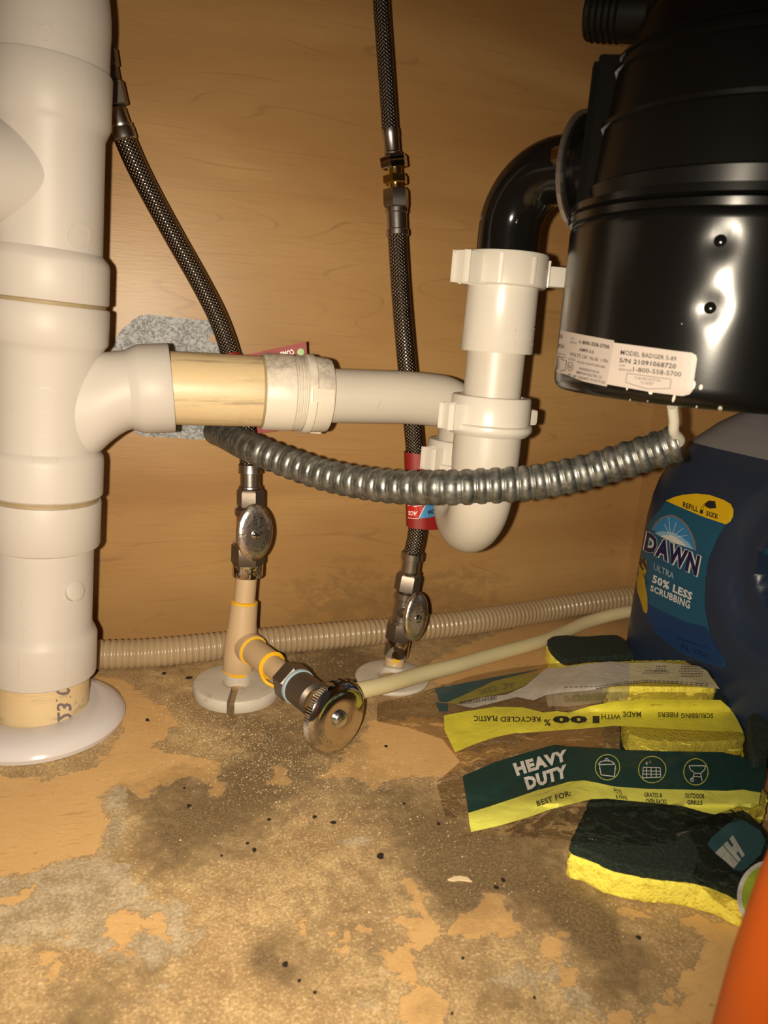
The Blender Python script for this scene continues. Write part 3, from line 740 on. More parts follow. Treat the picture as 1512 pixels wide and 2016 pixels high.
m = M(); tube(m, [e - ed * 12, e + ed * 1, P(1327, 850, 414), P(1327, 828, 408), P(1324, 800, 402)], 2.9, 16, 1.5)
o = build('power_cable', m, CABLE, at=e); tag(o, 'short white cable from the conduit end up into the disposer base', 'cable')

# ------------------------------------------------------------------ drain hose along the wall
hp = []
for x, y in ((-60, 1302), (60, 1298), (170, 1290), (300, 1285), (450, 1270), (600, 1256), (750, 1243), (900, 1228), (1000, 1213), (1080, 1200), (1160, 1187), (1240, 1177), (1330, 1172)):
    p = F(x, y, 12.4)
    if p.y > -13.5: p = W(x, y, -13.5)
    hp.append(p)
m = M(); tube(m, hp, lambda s, L: 11.0 + 1.15 * (.5 + .5 * math.cos(2 * math.pi * s / 4.9)) ** .6, 32, .6)
o = build('corrugated_hose', m, DHOSE, at=hp[0], ang=70); tag(o, 'tan translucent corrugated drain hose lying along the foot of the back wall', 'hose')

# ------------------------------------------------------------------ braided supply hoses
def along(m, a, b, prof, n=32, ph=0):     # prof in fractions of a->b
    d = b - a; return lathe(m, [(t * d.length, r) for t, r in prof], a, d, n, ph=ph)
lh = thing('braided_supply_hose', 'long braided steel hose running diagonally from the stack top down to the left valve', 'hose', W(493, 962, -84))
lp = [(245, 272, -42), (268, 325, -40), (300, 388, -38), (345, 470, -38), (392, 553, -40), (430, 628, -44), (455, 700, -50), (474, 780, -62), (487, 850, -76), (492, 918, -84)]
m = M(); tube(m, [W(*p) for p in lp], 7.5, 40, 2.0, uv=True); build('braided_sleeve', m, BRAID, lh, ang=80)
for a, b in (((228, 212, -43), (246, 276, -42)),):
    A, B = W(*a), W(*b); m = M(); along(m, A, B, [(0, 5.4), (.08, 6.3), (.5, 6.8), (.52, 8.0), (.6, 7.6), (.66, 8.4), (.95, 8.6), (1.0, 7.8)], 36); build('crimp_ferrule', m, SATIN, lh)
for a, b, r, nn in (((219, 160, -44), (230, 208, -43), 8.4, 6), ((212, 128, -45), (219, 162, -44), 6.4, 24), ((207, 95, -46), (212, 130, -45), 8.0, 6)):
    A, B = W(*a), W(*b); m = M(); along(m, A, B, [(0, r - .8), (.05, r), (.95, r), (1, r - .8)], nn, .3); build('hose_nut' if nn == 6 else 'hose_neck', m, DULLNUT, lh)
m = M(); tube(m, [W(60, -420, -48), W(140, -90, -48), W(190, 40, -47), W(207, 97, -46)], 6.6, 24, 2); build('upper_tube', m, BLACKM, lh)
A, B = W(492, 962, -85), W(492, 912, -84)
m = M(); along(m, A, B, [(0, 8.0), (.04, 8.8), (.10, 8.6), (.12, 7.4), (.60, 7.4), (.63, 9.0), (.72, 8.6), (.95, 8.7), (1, 7.8)], 40); build('crimp_ferrule', m, SATIN, lh, label='rosy metal ferrule above the valve nut')
A, B = W(493, 995, -85), W(493, 962, -85)
m = M(); along(m, A, B, [(0, 10.4), (.86, 10.4), (1, 9.0), (1.04, 6)], 6, .25); build('hose_nut', m, DULLNUT, lh)
mh = thing('braided_supply_hose', 'braided steel hose behind the trap from the middle valve up to the brass coupling', 'hose', W(806, 1128, -92))
mp = [(812, 1090, -92), (821, 1040, -90), (822, 960, -86), (816, 880, -84), (808, 790, -84), (798, 690, -82), (789, 580, -76), (782, 462, -68)]
m = M(); tube(m, [W(*p) for p in mp], 7.3, 40, 2.0, uv=True); build('braided_sleeve', m, BRAID, mh, ang=80)
A, B = W(806, 1130, -92), W(812, 1086, -92); m = M(); along(m, A, B, [(0, 8.6), (.08, 9.2), (.14, 7.6), (.62, 7.6), (.66, 9.2), (.95, 9.2), (1, 8)], 40); build('crimp_ferrule', m, SATIN, mh)
A, B = W(800, 1161, -92), W(806, 1129, -92); m = M(); along(m, A, B, [(0, 10.6), (.85, 10.6), (1, 9.2)], 6, .1); build('hose_nut', m, DULLNUT, mh)
A, B = W(782, 465, -68), W(780, 409, -66); m = M(); along(m, A, B, [(0, 8.2), (.03, 8.8), (.2, 8.8), (.24, 7.9), (.78, 7.9), (.82, 8.8), (.96, 8.8), (1, 7.6)], 40); build('crimp_ferrule', m, SATIN, mh, label='upper steel ferrule')
A, B = W(780, 409, -66), W(779, 373, -65); m = M(); along(m, A, B, [(0, 9.2), (.08, 10.0), (.94, 10.0), (1, 9.4)], 6, .5); build('hose_nut', m, SATIN, mh, label='pinkish steel hex nut')
uh = thing('braided_connector_hose', 'thin grey braided hose hanging from the top of the frame to the brass coupling', 'hose', W(776, 331, -64))
m = M(); tube(m, [W(768, 262, -62), W(764, 200, -61), W(757, 100, -60), W(750, 0, -59), W(742, -150, -58), W(728, -420, -56)], 6.0, 36, 2, uv=True); build('braided_sleeve', m, BRAIDG, uh, ang=80)
A, B = W(773, 306, -64), W(768, 256, -62); m = M(); along(m, A, B, [(0, 6.4), (.06, 7), (.12, 5.9), (.72, 6.1), (.76, 6.5), (1, 6.5)], 32); build('crimp_ferrule', m, SATIN, uh)
A, B = W(777, 331, -64), W(774, 307, -64); m = M(); along(m, A, B, [(0, 9.8), (.12, 10.6), (.9, 10.6), (1, 9.8)], 6, .5); build('hose_nut', m, CHROME, uh, label='bright chrome hex nut')
bc = thing('brass_coupling', 'small brass hex union between the two braided hoses on the back wall', 'coupling', W(778, 362, -65))
A, B = W(779, 375, -65), W(777, 329, -64)
m = M(); along(m, A, B, [(0, 5.2), (.27, 5.2), (.27, 6.0), (.65, 6.0), (.65, 5.4), (1, 5.4)], 28); build('threaded_neck', m, BRASS, bc)
m = M(); along(m, A, B, [(.27, 8.8), (.32, 9.6), (.60, 9.6), (.65, 8.8)], 6, .55); build('hex_ring', m, BRASS, bc)

# ------------------------------------------------------------------ shut-off valves
def oval_handle(th, c, nrm, up, a, b, screw=(0, 0)):
    a_, e1, e2 = frame(nrm, up)
    m = M(); pr = [(-4.5, .35), (-3.6, .80), (-2.6, .97), (-1.2, 1.0), (0, .985), (1.3, .90), (2.0, .72), (2.3, .45), (2.35, .2)]
    rings(m, [(c + a_ * t, e1, e2, b * r, a * r) for t, r in pr], 64); hd = build('handle', m, CHROME_EM, th, label='polished oval chrome handle')
    m = M(); lathe(m, [(2.0, 3.4), (3.2, 3.3), (3.9, 2.4), (4.1, 1)], c + e1 * screw[1] + e2 * screw[0], a_, 24); build('screw', m, CHROME, hd)
    m = M()
    for k, (s, y0) in enumerate((('TURN', 9.5), ('1/4', 4.5))):
        text(m, s, (lambda y0: lambda u, v: c + a_ * (2.5) + e2 * (1.2 + 3.4 * (v)) * -1 * 1 + e1 * (a * .12 + 13 * u - 2) - e2 * (k * 5 - 4))(y0))
    build('raised_lettering', m, CHROME, hd)
    m = M(); rings(m, [(c + a_ * t, e1, e2, r, r) for t, r in ((-22, 5.2), (-14, 5.2), (-14, 3.6), (-3.8, 3.6))], 24); build('stem', m, DULLNUT, th)
def valve(px0, px1, Y, lab, ys, rs, hc, hn, hu, ha, hb):
    A, B = W(px0[0], px0[1], Y), W(px1[0], px1[1], Y); d = (B - A)
    t = thing('shutoff_valve', lab, 'valve', A)
    tz = lambda y: (px0[1] - y) / (px0[1] - px1[1]) * d.length
    def part(nm, prof, n, mat, ph=0):
        m = M(); lathe(m, prof, A, d, n, ph=ph); return build(nm, m, mat, t)
    y0, y1, y2, y3 = [tz(y) for y in ys]
    part('compression_nut', [(y0, rs[0] - .6), (y0 + .8, rs[0]), (y1, rs[0])], 48, CHROME)
    part('hex_nut', [(y1, rs[1] - .5), (y1 + .6, rs[1]), (y2 - .6, rs[1]), (y2, rs[1] - .5)], 6, DULLNUT, .35)
    part('valve_body', [(y2 - .1, rs[2] + 1), (y2 + 2.4, rs[2] + 1), (y2 + 3, rs[2] - 1.2), (y3 - 8, rs[2] - 1.2), (y3 - 7, rs[2] + .4), (y3 - 2, rs[2] + .4), (y3, rs[2] - 2)], 40, SATIN)
    oval_handle(t, hc, hn, hu, ha, hb, (0, -1)); return t
valve((487, 1133), (492, 966), -85, 'left chrome stop valve with oval handle, standing above the cream tee', (1133, 1107, 1070, 995), (12.0, 12.9, 10.9), W(502, 1049, -111), V((.22, -.96, .10)), V((.02, .05, 1)), 14.2, 21.5)
valve((779, 1290), (804, 1137), -92, 'middle chrome stop valve with oval handle, low above its white floor plate', (1290, 1257, 1224, 1161), (10.6, 11.4, 9.6), W(820, 1215, -114), V((.30, -.94, .12)), V((.12, .05, 1)), 12.2, 20.5)

# ------------------------------------------------------------------ cream CPVC riser with tee
ct = thing('cpvc_tee_riser', 'cream plastic riser with a tee and yellow glue rings on the left floor plate', 'pipe tee', F(467, 1340, 0))
A = F(467, 1341, 0); B = W(486, 1128, -85); d = B - A
A_ = A; LD = d.length
fy = lambda y: (1341 - y) / (1341 - 1128) * LD
m = M(); lathe(m, [(0, 8.4), (fy(1310), 8.4)], A, d, 36); build('lower_pipe', m, CPVC, ct)
m = M(); lathe(m, [(fy(1200), 8.4), (LD + 1, 8.3)], A, d, 36); build('upper_pipe', m, CPVC, ct)
m = M(); lathe(m, [(fy(1325), 11.4), (fy(1323), 12.0), (fy(1290), 12.7), (fy(1255), 12.6), (fy(1225), 11.2), (fy(1188), 10.7), (fy(1186), 9.8), (fy(1186), 8)], A, d, 48); build('tee_body', m, CPVC, ct)
for y, r in ((1322, 12.3), (1186, 10.3)):
    m = M(); lathe(m, [(fy(y) - 1.5, r - 1.6), (fy(y) - 1.0, r), (fy(y) + 1.0, r + .3), (fy(y) + 1.6, r - .6)], A, d, 40); build('glue_ring', m, GLUE, ct)
T0 = V((72, -85, 31)); H0 = V((119, -215, 30)); TD = (H0 - T0).normalized(); TL_ = (H0 - T0).length
def tpx(x):
    lo, hi = 0, TL_ * 1.1
    for _ in range(30):
        md = (lo + hi) / 2
        if proj(T0 + TD * md)[0] < x: lo = md
        else: hi = md
    return lo
t1, t2, t3, t4, t5 = tpx(499), tpx(535), tpx(566), tpx(587), tpx(612)
m = M(); lathe(m, [(0, 12.0), (t1 - .3, 12.0), (t1, 11.2)], T0, TD, 48); build('tee_branch', m, CPVC, ct)
m = M(); lathe(m, [(t1 - .8, 10.2), (t2 - .5, 10.2)], T0, TD, 48); build('coupling_sleeve', m, CPVC, ct)
m = M(); lathe(m, [(t2 - 2, 8.3), (t3 + 4, 8.3)], T0, TD, 36); build('branch_pipe', m, CPVC, ct)
for tq, r in ((t1, 11.6), (t2, 10.9)):
    m = M(); lathe(m, [(tq - .9, r - 1), (tq - .4, r), (tq + .5, r), (tq + 1.2, r - 1.4)], T0, TD, 48); build('glue_ring', m, GLUE, ct)
m = M(); c = T0 + TD * (t2 + 1); tube(m, [c + V((-8.8, -2, -4)), c + V((-6.5, -7, -8)), c + V((-2, -10, -10.5)), c + V((1.5, -12, -11))], 1.4, 10, .6); build('glue_drip', m, GLUE, ct)
# front stop valve on the branch
fv = thing('shutoff_valve', 'front angle stop with a large round fluted chrome handle pointing at the viewer', 'valve', V((105, -178, 0)))
m = M(); lathe(m, [(t3, 12.4), (t3 + 1.2, 14.0), (t4 - 2.5, 14.0), (t4 - 1, 12.4)], T0, TD, 6, ph=.2); build('hex_nut', m, DULLNUT, fv)
m = M(); lathe(m, [(t4 - 1.5, 12.2), (t4 - 1, 12.9), (t4 + 1.4, 12.9), (t4 + 2, 12.1)], T0, TD, 48); build('thread_sealant', m, simple('pale_blue_sealant', (.33, .44, .50, 1), .5), fv)
m = M(); lathe(m, [(t4 + 1, 12.0), (t5 + 4, 11.8), (t5 + 6, 9), (t5 + 10, 8.6)], T0, TD, 48); build('valve_body', m, DULLNUT, fv)
m = M(); lathe(m, [(t5 + 9, 8), (t5 + 9.5, 11.2), (t5 + 12.4, 11.4), (t5 + 13, 9.4), (t5 + 15, 8)], T0, TD, 6, ph=.5); build('packing_nut', m, CHROME, fv)
m = M(); lathe(m, [(t5 + 12, 4.5), (TL_ - 4, 4.5)], T0, TD, 24); build('stem', m, CHROME, fv)
HN = V((.47, -.87, .06)).normalized(); hc = H0.copy(); a_, e1, e2 = frame(HN, (0, 0, 1))
m = M(); secs = []; NS = 180
vs = []; fs = []
pr = [(-9, 6), (-7.5, 14), (-5.5, 21), (-4.2, 24.6, 1), (1.0, 25.0, 1), (2.2, 23.6), (3.6, 21.2), (4.4, 17), (4.2, 11), (3.6, 6.5), (3.5, 2)]
for p_ in pr:
    for k in range(NS):
        a = 2 * math.pi * k / NS; r = p_[1] - (.55 if (len(p_) == 3 and k % 2) else 0); vs.append(hc + a_ * p_[0] + e1 * (r * math.cos(a)) + e2 * (r * math.sin(a)))
for i in range(len(pr) - 1):
    for k in range(NS): j = (k + 1) % NS; fs.append((i * NS + k, i * NS + j, (i + 1) * NS + j, (i + 1) * NS + k))
fs += [tuple(reversed(range(NS))), tuple(range((len(pr) - 1) * NS, len(pr) * NS))]
m.add(vs, fs); hd = build('handle', m, CHROME, fv, label='round fluted chrome handle')
m = M(); lathe(m, [(3.2, 5.6), (5.2, 5.5), (6.4, 4.4), (7.0, 2)], hc, HN, 32); build('screw', m, simple('zinc_screw', (.72, .73, .74, 1), .22, 1.0), hd)
m = M()
def arc(s, a0, a1, r, hgt):
    n = len(s)
    for k, ch in enumerate(s):
        if ch == ' ': continue
        a = a0 + (a1 - a0) * k / max(1, n - 1); rad = e1 * math.cos(a) + e2 * math.sin(a); tan = -e1 * math.sin(a) + e2 * math.cos(a)
        text(m, ch, lambda u, v: hc + a_ * 4.5 + rad * (r + hgt * v) - tan * (2.0 * (u - .5)) * 1)
arc('WATER SUPPLY', math.radians(150), math.radians(10), 14.5, 3.0); build('raised_lettering', m, CHROME, hd)
m = M(); oc = T0 + TD * (t5 - 4); ox = F(697, 1362, 28); od_ = (ox - oc); lathe(m, [(0, 8), (od_.length * .55, 8)], oc, od_, 32); build('outlet', m, DULLNUT, fv)
m = M(); lathe(m, [(od_.length * .45, 9.5), (od_.length * .95, 9.5)], oc, od_, 6); build('outlet_nut', m, DULLNUT, fv)
tp = [oc.lerp(ox, .8), F(700, 1361, 28), F(760, 1348, 23), F(832, 1327, 16), F(900, 1310, 11), F(965, 1291, 8), F(1064, 1263, 6.6), F(1114, 1243, 6.6), F(1165, 1222, 11), F(1234, 1205, 18.5), F(1320, 1196, 22)]
m = M(); tube(m, tp, 6.3, 28, 2); o = build('plastic_tube', m, CREAMTUBE, at=F(700, 1361, 0)); tag(o, 'smooth cream plastic water tube running right from the front valve', 'tube')
# stub under the middle valve
st_ = thing('riser_stub', 'short cream pipe stub with yellow glue under the middle valve', 'pipe', F(775, 1318, 0))
A, B = F(775, 1320, 0), W(779, 1286, -92); m = M(); lathe(m, [(0, 8.3), ((B - A).length + 1, 8.3)], A, B - A, 36); build('pipe', m, CPVC, st_)
m = M(); bbox(m, A.lerp(B, .72) + V((-1.5, -8.0, 0)), V((3, 0, 0)), V((0, .6, 0)), V((0, 0, 3.5)), .5); build('glue_smear', m, GLUE, st_)
m = M(); lathe(m, [(0, 11.5), (2.5, 10.8), (4, 8.4)], A, B - A, 36); build('cement_collar', m, ESC, st_)
# floor escutcheons
def escutch(c, r, h, gap, ga, lab, ax=V((0, 0, 1)), hole=11):
    m = M(); _, e1, e2 = frame(ax, (1, 0, 0)); n = 96; prof = [(0, hole), (0, r - .6), (.8, r), (h - 1.2, r), (h - .3, r - .7), (h, r - 1.8), (h + .4, hole + 3), (h, hole)]
    vs = []; fs = []
    for k in range(n + 1):
        f = k / n; 
        for t, rr in prof:
            g = gap / 2 / rr * (1.0) ; a = ga + g + (2 * math.pi - 2 * g) * f if gap else 2 * math.pi * f
            vs.append(c + ax * t + e1 * (rr * math.cos(a)) + e2 * (rr * math.sin(a)))
    K = len(prof)
    for k in range(n):
        for i in range(K): j = (i + 1) % K; fs.append((k * K + i, k * K + j, (k + 1) * K + j, (k + 1) * K + i))
    if gap: fs += [tuple(range(K)), tuple(reversed(range(n * K, n * K + K)))]
    m.add(vs, fs); o = build('floor_escutcheon', m, ESC, at=c); tag(o, lab, 'floor plate'); return o
c1 = F(467, 1345, 8); c1.z = 0; g = F(456, 1398, 0) - c1
escutch(c1, 33, 9.5, 5.5, math.atan2(g.y, g.x), 'thick white floor plate with a cut slot around the tee riser')
cE = F(772, 1331, 3); cE.z = .2
escutch(cE, 30.5, 3.6, 0, 0, 'thin white round floor plate under the middle valve', hole=12)

# ------------------------------------------------------------------ red tags on the hoses
tg = thing('hose_tag', 'glossy red paper tag wrapped round the middle hose beside the trap', 'tag', W(822, 1040, -92))
def wraptag(top, bot, L, rr, back, nz=14):
    m = M(); sec = [(L, -3), (L * .6, -6), (L * .3, -rr - .3), (2, -rr - .8)]
    for k in range(9):
        a = -math.pi / 2 - math.pi * k / 8; sec.append((rr * math.cos(a), rr * math.sin(a)))
    sec += [(L * .3, rr * .7), (L * .6, 3), (L + back, -1)]
    vs = []; fs = []; K = len(sec)
    for off in (0, .35):
        for i in range(nz + 1):
            c = top.lerp(bot, i / nz)
            for x, y in sec: q = V((x, y, 0)); vs.append(c + q * (1 + off / 9) - V((0, 0, 2.5 * max(0, x / L) * (1 if i > nz / 2 else -.4))))
    N = (nz + 1) * K
    for i in range(nz):
        for k in range(K - 1):
            a = i * K + k; fs += [(a, a + 1, a + K + 1, a + K), (N + a, N + a + K, N + a + K + 1, N + a + 1)]
    for k in range(K - 1): fs += [(k, N + k, N + k + 1, k + 1), (nz * K + k, nz * K + k + 1, N + nz * K + k + 1, N + nz * K + k)]
    m.add(vs, fs); return m
m = wraptag(W(817, 890, -84), W(821, 1036, -90), 20, 8.6, 2); build('paper_band', m, RED, tg, ang=50); ts = surf(m)
k9 = lambda pts: [(780 + x / 9.167, 850 + y / 9.164) for x, y in pts]
def decal(nm, par, mat, at, off, polys=(), texts=(), lines=(), step=8, bold=.02):
    m = M()
    for p in polys: poly(m, p, lambda x, y: at(x, y, off), step)
    for t in texts:
        s, TL, TR, BR, BL = t[:5]; q = quad(TL, TR, BR, BL); text(m, s, lambda u, v: at(*q(u, v), off), t[5] if len(t) > 5 else bold, t[6] if len(t) > 6 else 0)
    for l, wd in lines: line(m, l, wd, lambda x, y: at(x, y, off))
    return build(nm, m, mat, par, smooth=False)
decal('printed_panel', tg, simple('bright_red_ink', (.50, .02, .015, 1), .3), ts, .3, [k9([(215, 1345), (500, 1345), (395, 1555), (225, 1550)])], step=4)
decal('printed_panel', tg, SKYINK, ts, .3, [k9([(525, 1320), (715, 1270), (720, 1500), (640, 1540), (410, 1565)])], step=4)
decal('printed_border', tg, WHITEINK, ts, .45, lines=[(k9([(215, 1325), (330, 1345), (525, 1322)]), 1.3), (k9([(525, 1322), (400, 1568)]), 1.3), (k9([(222, 1550), (300, 1565), (400, 1568)]), 1.3)])
decal('printed_lettering', tg, WHITEINK, ts, .5, texts=[('ACE', *k9([(385, 1435), (225, 1430), (230, 1505), (355, 1512)])[0:1], k9([(225, 1430)])[0], k9([(230, 1505)])[0], k9([(355, 1512)])[0])][:0] + [('ACE',) + tuple(k9([(350, 1520), (228, 1500), (222, 1430), (390, 1432)])) + (.04,)])
decal('printed_lettering', tg, INK, ts, .5, texts=[('CONN',) + tuple(k9([(700, 1480), (570, 1490), (560, 1420), (700, 1380)])) + (.05,), ('HOSE',) + tuple(k9([(712, 1360), (650, 1345), (650, 1300), (712, 1300)])) + (.03,)])
lt = thing('hose_tag', 'red printed tag on the left hose, mostly hidden behind the yellowed pipe', 'tag', W(470, 700, -60))
m = M(); TP = [W(446, 703, -62), W(470, 699, -67), W(500, 696, -68), (W(530, 688, -68)), W(570, 680, -70), W(603, 672, -72)]; BT = [W(462, 850, -66), W(486, 853, -72), W(510, 853, -72), W(535, 850, -72), W(575, 842, -74), W(612, 830, -74)]
vs = []; fs = []
for o_ in (0, .4):
    for a, b in zip(TP, BT):
        for k in range(9): vs.append(a.lerp(b, k / 8) + V((0, o_, 0)))
for i in range(5):
    for k in range(8): q = i * 9 + k; fs += [(q, q + 9, q + 10, q + 1), (54 + q, 54 + q + 1, 54 + q + 10, 54 + q + 9)]
m.add(vs, fs); build('paper_band', m, RED, lt); ls = surf(m)
m = M(); lathe(m, [(0, 8.3), (26, 8.3)], W(454, 700, -51), (W(462, 740, -56) - W(454, 700, -51)), 32, cap=False); build('hose_wrap', m, RED, lt)
decal('printed_lettering', lt, WHITEINK, ls, .4, texts=[('COMP', (577, 687), (551, 693), (554, 704), (580, 698), .03)])
decal('printed_dot', lt, simple('green_ink', (.18, .38, .07, 1), .4), ls, .4, [oval(592, 693, 7, 7)])

# ------------------------------------------------------------------ garbage disposer
DC = V((282, -317, 0))
dp = thing('garbage_disposer', 'black cylindrical food waste disposer hanging at the right with a silver rating label', 'disposer', V((282, -317, 254)))
m = M(); n = 160; zs = [254, 254, 254.6, 256.5, 259, 262] + [262 + (333 - 262) * k / 60 for k in range(1, 61)] + [335, 336.6]
rs = [0.1, 73, 76.5, 78.8, 79.8, 80] + [80] * 60 + [79.6, 78.4]
dimples = [(1418, 474, 6.5, .75), (1398, 606, 6.5, .75)]
dmp = []
LD_ = V((-.658, -.753, 0))
cen = lambda z: DC + LD_ * ((z - 296) * .07)
for x, y, s, a in dimples:
    r = ray(x, y); d = (toworld(r) - EYE).normalized(); q = EYE - DC; q = V((q.x, q.y, 0)); dd = V((d.x, d.y, 0)); A2 = dd.dot(dd); B2 = 2 * q.dot(dd); C2 = q.dot(q) - 80 * 80; t = (-B2 - math.sqrt(B2 * B2 - 4 * A2 * C2)) / 2 / A2
    p = EYE + d * t; dmp.append((p, s, a))
secs = []; vs = []; fs = []
for z, r in zip(zs, rs):
    for k in range(n):
        a = 2 * math.pi * k / n; cz = cen(z); p = V((cz.x + r * math.cos(a), cz.y + r * math.sin(a), z)); sh = 0
        for q, s, am in dmp: sh += am * math.exp(-((p - q).length / s) ** 2)
        rr = r - sh; vs.append(V((cz.x + rr * math.cos(a), cz.y + rr * math.sin(a), z)))
for i in range(len(zs) - 1):
    for k in range(n): j = (k + 1) % n; fs.append((i * n + k, i * n + j, (i + 1) * n + j, (i + 1) * n + k))
m.add(vs, fs); body = build('motor_housing', m, BLACK, dp); ds = surf(m); dmp = [(ds(x, y, 0), s, a) for x, y, s, a in dimples]; DC = DC + LD_ * 3.4
for q, s, am in dmp:
    m = M(); nn = (q - V((DC.x, DC.y, q.z))).normalized(); lathe(m, [(-.8, 2.6), (.4, 2.5), (.9, 1.4)], q, nn, 20); build('rivet', m, BLACKP, body)
m = M(); lathe(m, [(336, 78), (336.4, 81.0), (339.5, 81.4), (340.4, 80.0), (341, 78.6), (342, 80.2), (345, 80.4), (346, 76), (347, 73)], DC, UP, 128); build('clamp_ring', m, BLACK, dp)
m = M(); lathe(m, [(345, 73.5), (353, 75.0), (354, 73.5), (379, 71.4), (379.5, 73.0), (381.5, 73.2), (382.5, 70.6), (404, 68.5), (404.5, 70), (406.5, 70), (407.5, 67.5), (410, 67.4), (410.6, 68.6), (412, 68.4), (413, 62), (426, 60), (436, 55)], DC, UP, 128); up_ = build('grinding_chamber', m, BLACKU, dp)
m = M(); lathe(m, [(434, 57), (452, 57), (454, 62), (470, 62), (472, 50), (560, 50)], DC, UP, 96); build('mount_collar', m, BLACKM, dp)
rd = V((-.897, .441, 0)); rt = UP.cross(rd)
for off, w_, r_ in ((-9, 1.6, 77.5), (-3.4, 1.3, 78.5), (1.0, 1.3, 78.5), (9, 1.6, 77)):
    m = M(); bbox(m, V((DC.x, DC.y, 378)) + rd * (r_ - 7.5) + rt * off, rd * 7, rt * w_, UP * 33, .6); build('housing_rib', m, BLACKP, up_)
m = M(); bbox(m, V((DC.x, DC.y, 378)) + rd * 69 , rd * 6, rt * 9, UP * 33.5, 1); build('rib_backing', m, BLACKP, up_)
# small mould circle and dishwasher inlet
m = M(); ia = P(1165, 22, 398); idr = (ia - P(1300, 26, 384)).normalized()
lathe(m, [(-40, 14.0), (0, 14.0), (1, 13.2), (1, 11)], ia, idr, 40); inl = build('dishwasher_inlet', m, BLACKM, dp)
m = M()
for k in range(5): lathe(m, [(-3.4 * k - 3.6, 14.0), (-3.4 * k - 2.8, 14.7), (-3.4 * k - 2.0, 14.0)], ia, idr, 40, cap=False)
build('barb', m, BLACKM, inl, kind='stuff')
# discharge flange and black elbow
FD = V((-.493, .870, 0)); FC = V((280, -316, 374)); ft = UP.cross(FD)
m = M(); lathe(m, [(60, 21), (85, 20)], FC, FD, 48); build('outlet_boss', m, BLACK, dp)
m = M(); pts = []
for k in range(40):
    a = 2 * math.pi * k / 40; c_, s_ = math.cos(a), math.sin(a); pts.append((32 * math.copysign(abs(c_) ** .9, c_), 25 * math.copysign(abs(s_) ** 1.25, s_)))
prism(m, [FC + FD * 87 + UP * a + ft * b for a, b in pts], FD * 2.6); m2 = M(); prism(m2, [FC + FD * 84.5 + UP * a * .93 + ft * b * .93 for a, b in pts], FD * 2.4); build('flange_gasket', m2, BLACKM, dp, smooth=False)
fl = build('discharge_flange', m, simple('flange_steel', (.42, .38, .34, 1), .32, .9), dp, smooth=False, label='thin steel discharge flange')
for s in (1, -1):
    m = M(); lathe(m, [(84, 3), (89.8, 3), (89.8, 5.2), (94, 5.2)], FC + UP * 24 * s if False else FC + UP * (4) + ft * 20 * s, FD, 6); build('bolt', m, BRASS, fl)
ez = 375.5; Cn = V((XT, YT_, ez)); S0 = V((FC.x, FC.y, ez)) + FD * 88; hd_ = (Cn - S0); hd_.z = 0; hl = hd_.length; hd_.normalize(); RB = 33
pts = [S0, S0 + hd_ * (hl - RB) * .5]
for k in range(9):
    a = math.pi / 2 * k / 8; pts.append(Cn - hd_ * (RB - RB * math.sin(a)) - UP * (RB - RB * math.cos(a)))
pts += [V((XT, YT_, 335)), V((XT, YT_, 322)), V((XT, YT_, 300))]
m = M(); tube(m, pts, 18.9, 56, 2.5); o = build('discharge_elbow', m, BLACKP, dp, label='glossy black elbow pipe')
# labels
kk = lambda pts: [(1060 + x / 3.345, 400 + y / 3.346) for x, y in pts]
def tq(s, a, b, c, d, bold=.03): return (s,) + tuple(kk([a, b, c, d])) + (bold,)
l1 = decal('rating_label', dp, LABELP2, ds, .15, [kk([(148, 838), (300, 868), (500, 905), (500, 940), (470, 1100), (452, 1208), (300, 1175), (180, 1128), (108, 1108)])], step=7)
l2 = decal('rating_label', dp, LABELP, ds, .32, [kk([(500, 918), (700, 945), (900, 972), (1010, 985), (1040, 1002), (1045, 1030), (1015, 1235), (995, 1258), (950, 1270), (750, 1245), (452, 1192)])], step=7)
decal('printed_lettering', l1, INK, ds, .35, texts=[tq('1-800-558-5700', (275, 900), (472, 935), (470, 962), (273, 925)), tq('AMPS 6.3', (273, 952), (368, 970), (366, 992), (272, 974)), tq('VOLTS 120  Hz 60  1 PH', (212, 982), (460, 1030), (456, 1055), (209, 1004), .01),
  tq('FOOD WASTE DISPOSER', (262, 1038), (443, 1074), (441, 1088), (260, 1052), .01), tq('INSINKERATOR DIV.', (275, 1080), (408, 1108), (405, 1125), (273, 1097), .01), tq('EMERSON ELECTRIC CO.', (256, 1104), (426, 1140), (423, 1158), (253, 1122), .01), tq('MT. PLEASANT, WI 53177 USA', (236, 1130), (444, 1174), (440, 1194), (233, 1150), .01), tq('INTL.', (198, 1120), (228, 1127), (226, 1142), (196, 1135), .01),
  tq('FOR', (218, 885), (240, 890), (239, 900), (217, 895), 0), tq('SERVICE', (214, 908), (257, 917), (256, 930), (213, 921), 0), tq('LISTED', (204, 1018), (248, 1027), (246, 1042), (202, 1033), 0), tq('UL', (205, 1062), (226, 1067), (222, 1090), (202, 1085), .02), tq('MODEL', (136, 862), (165, 868), (162, 892), (133, 886), .02), tq('MFD BY', (131, 925), (176, 935), (172, 960), (128, 950), .02), tq('FOR ALL', (132, 985), (182, 996), (180, 1006), (130, 995), 0), tq('WARRANTY', (127, 1004), (182, 1016), (180, 1028), (126, 1014), 0)],
  lines=[(kk(oval(214, 1076, 17, 29, 24)) + kk([(231, 1076)]), 1.1), (kk([(120, 1018), (190, 1040), (180, 1100), (150, 1106), (116, 1080)]), 1.1)])
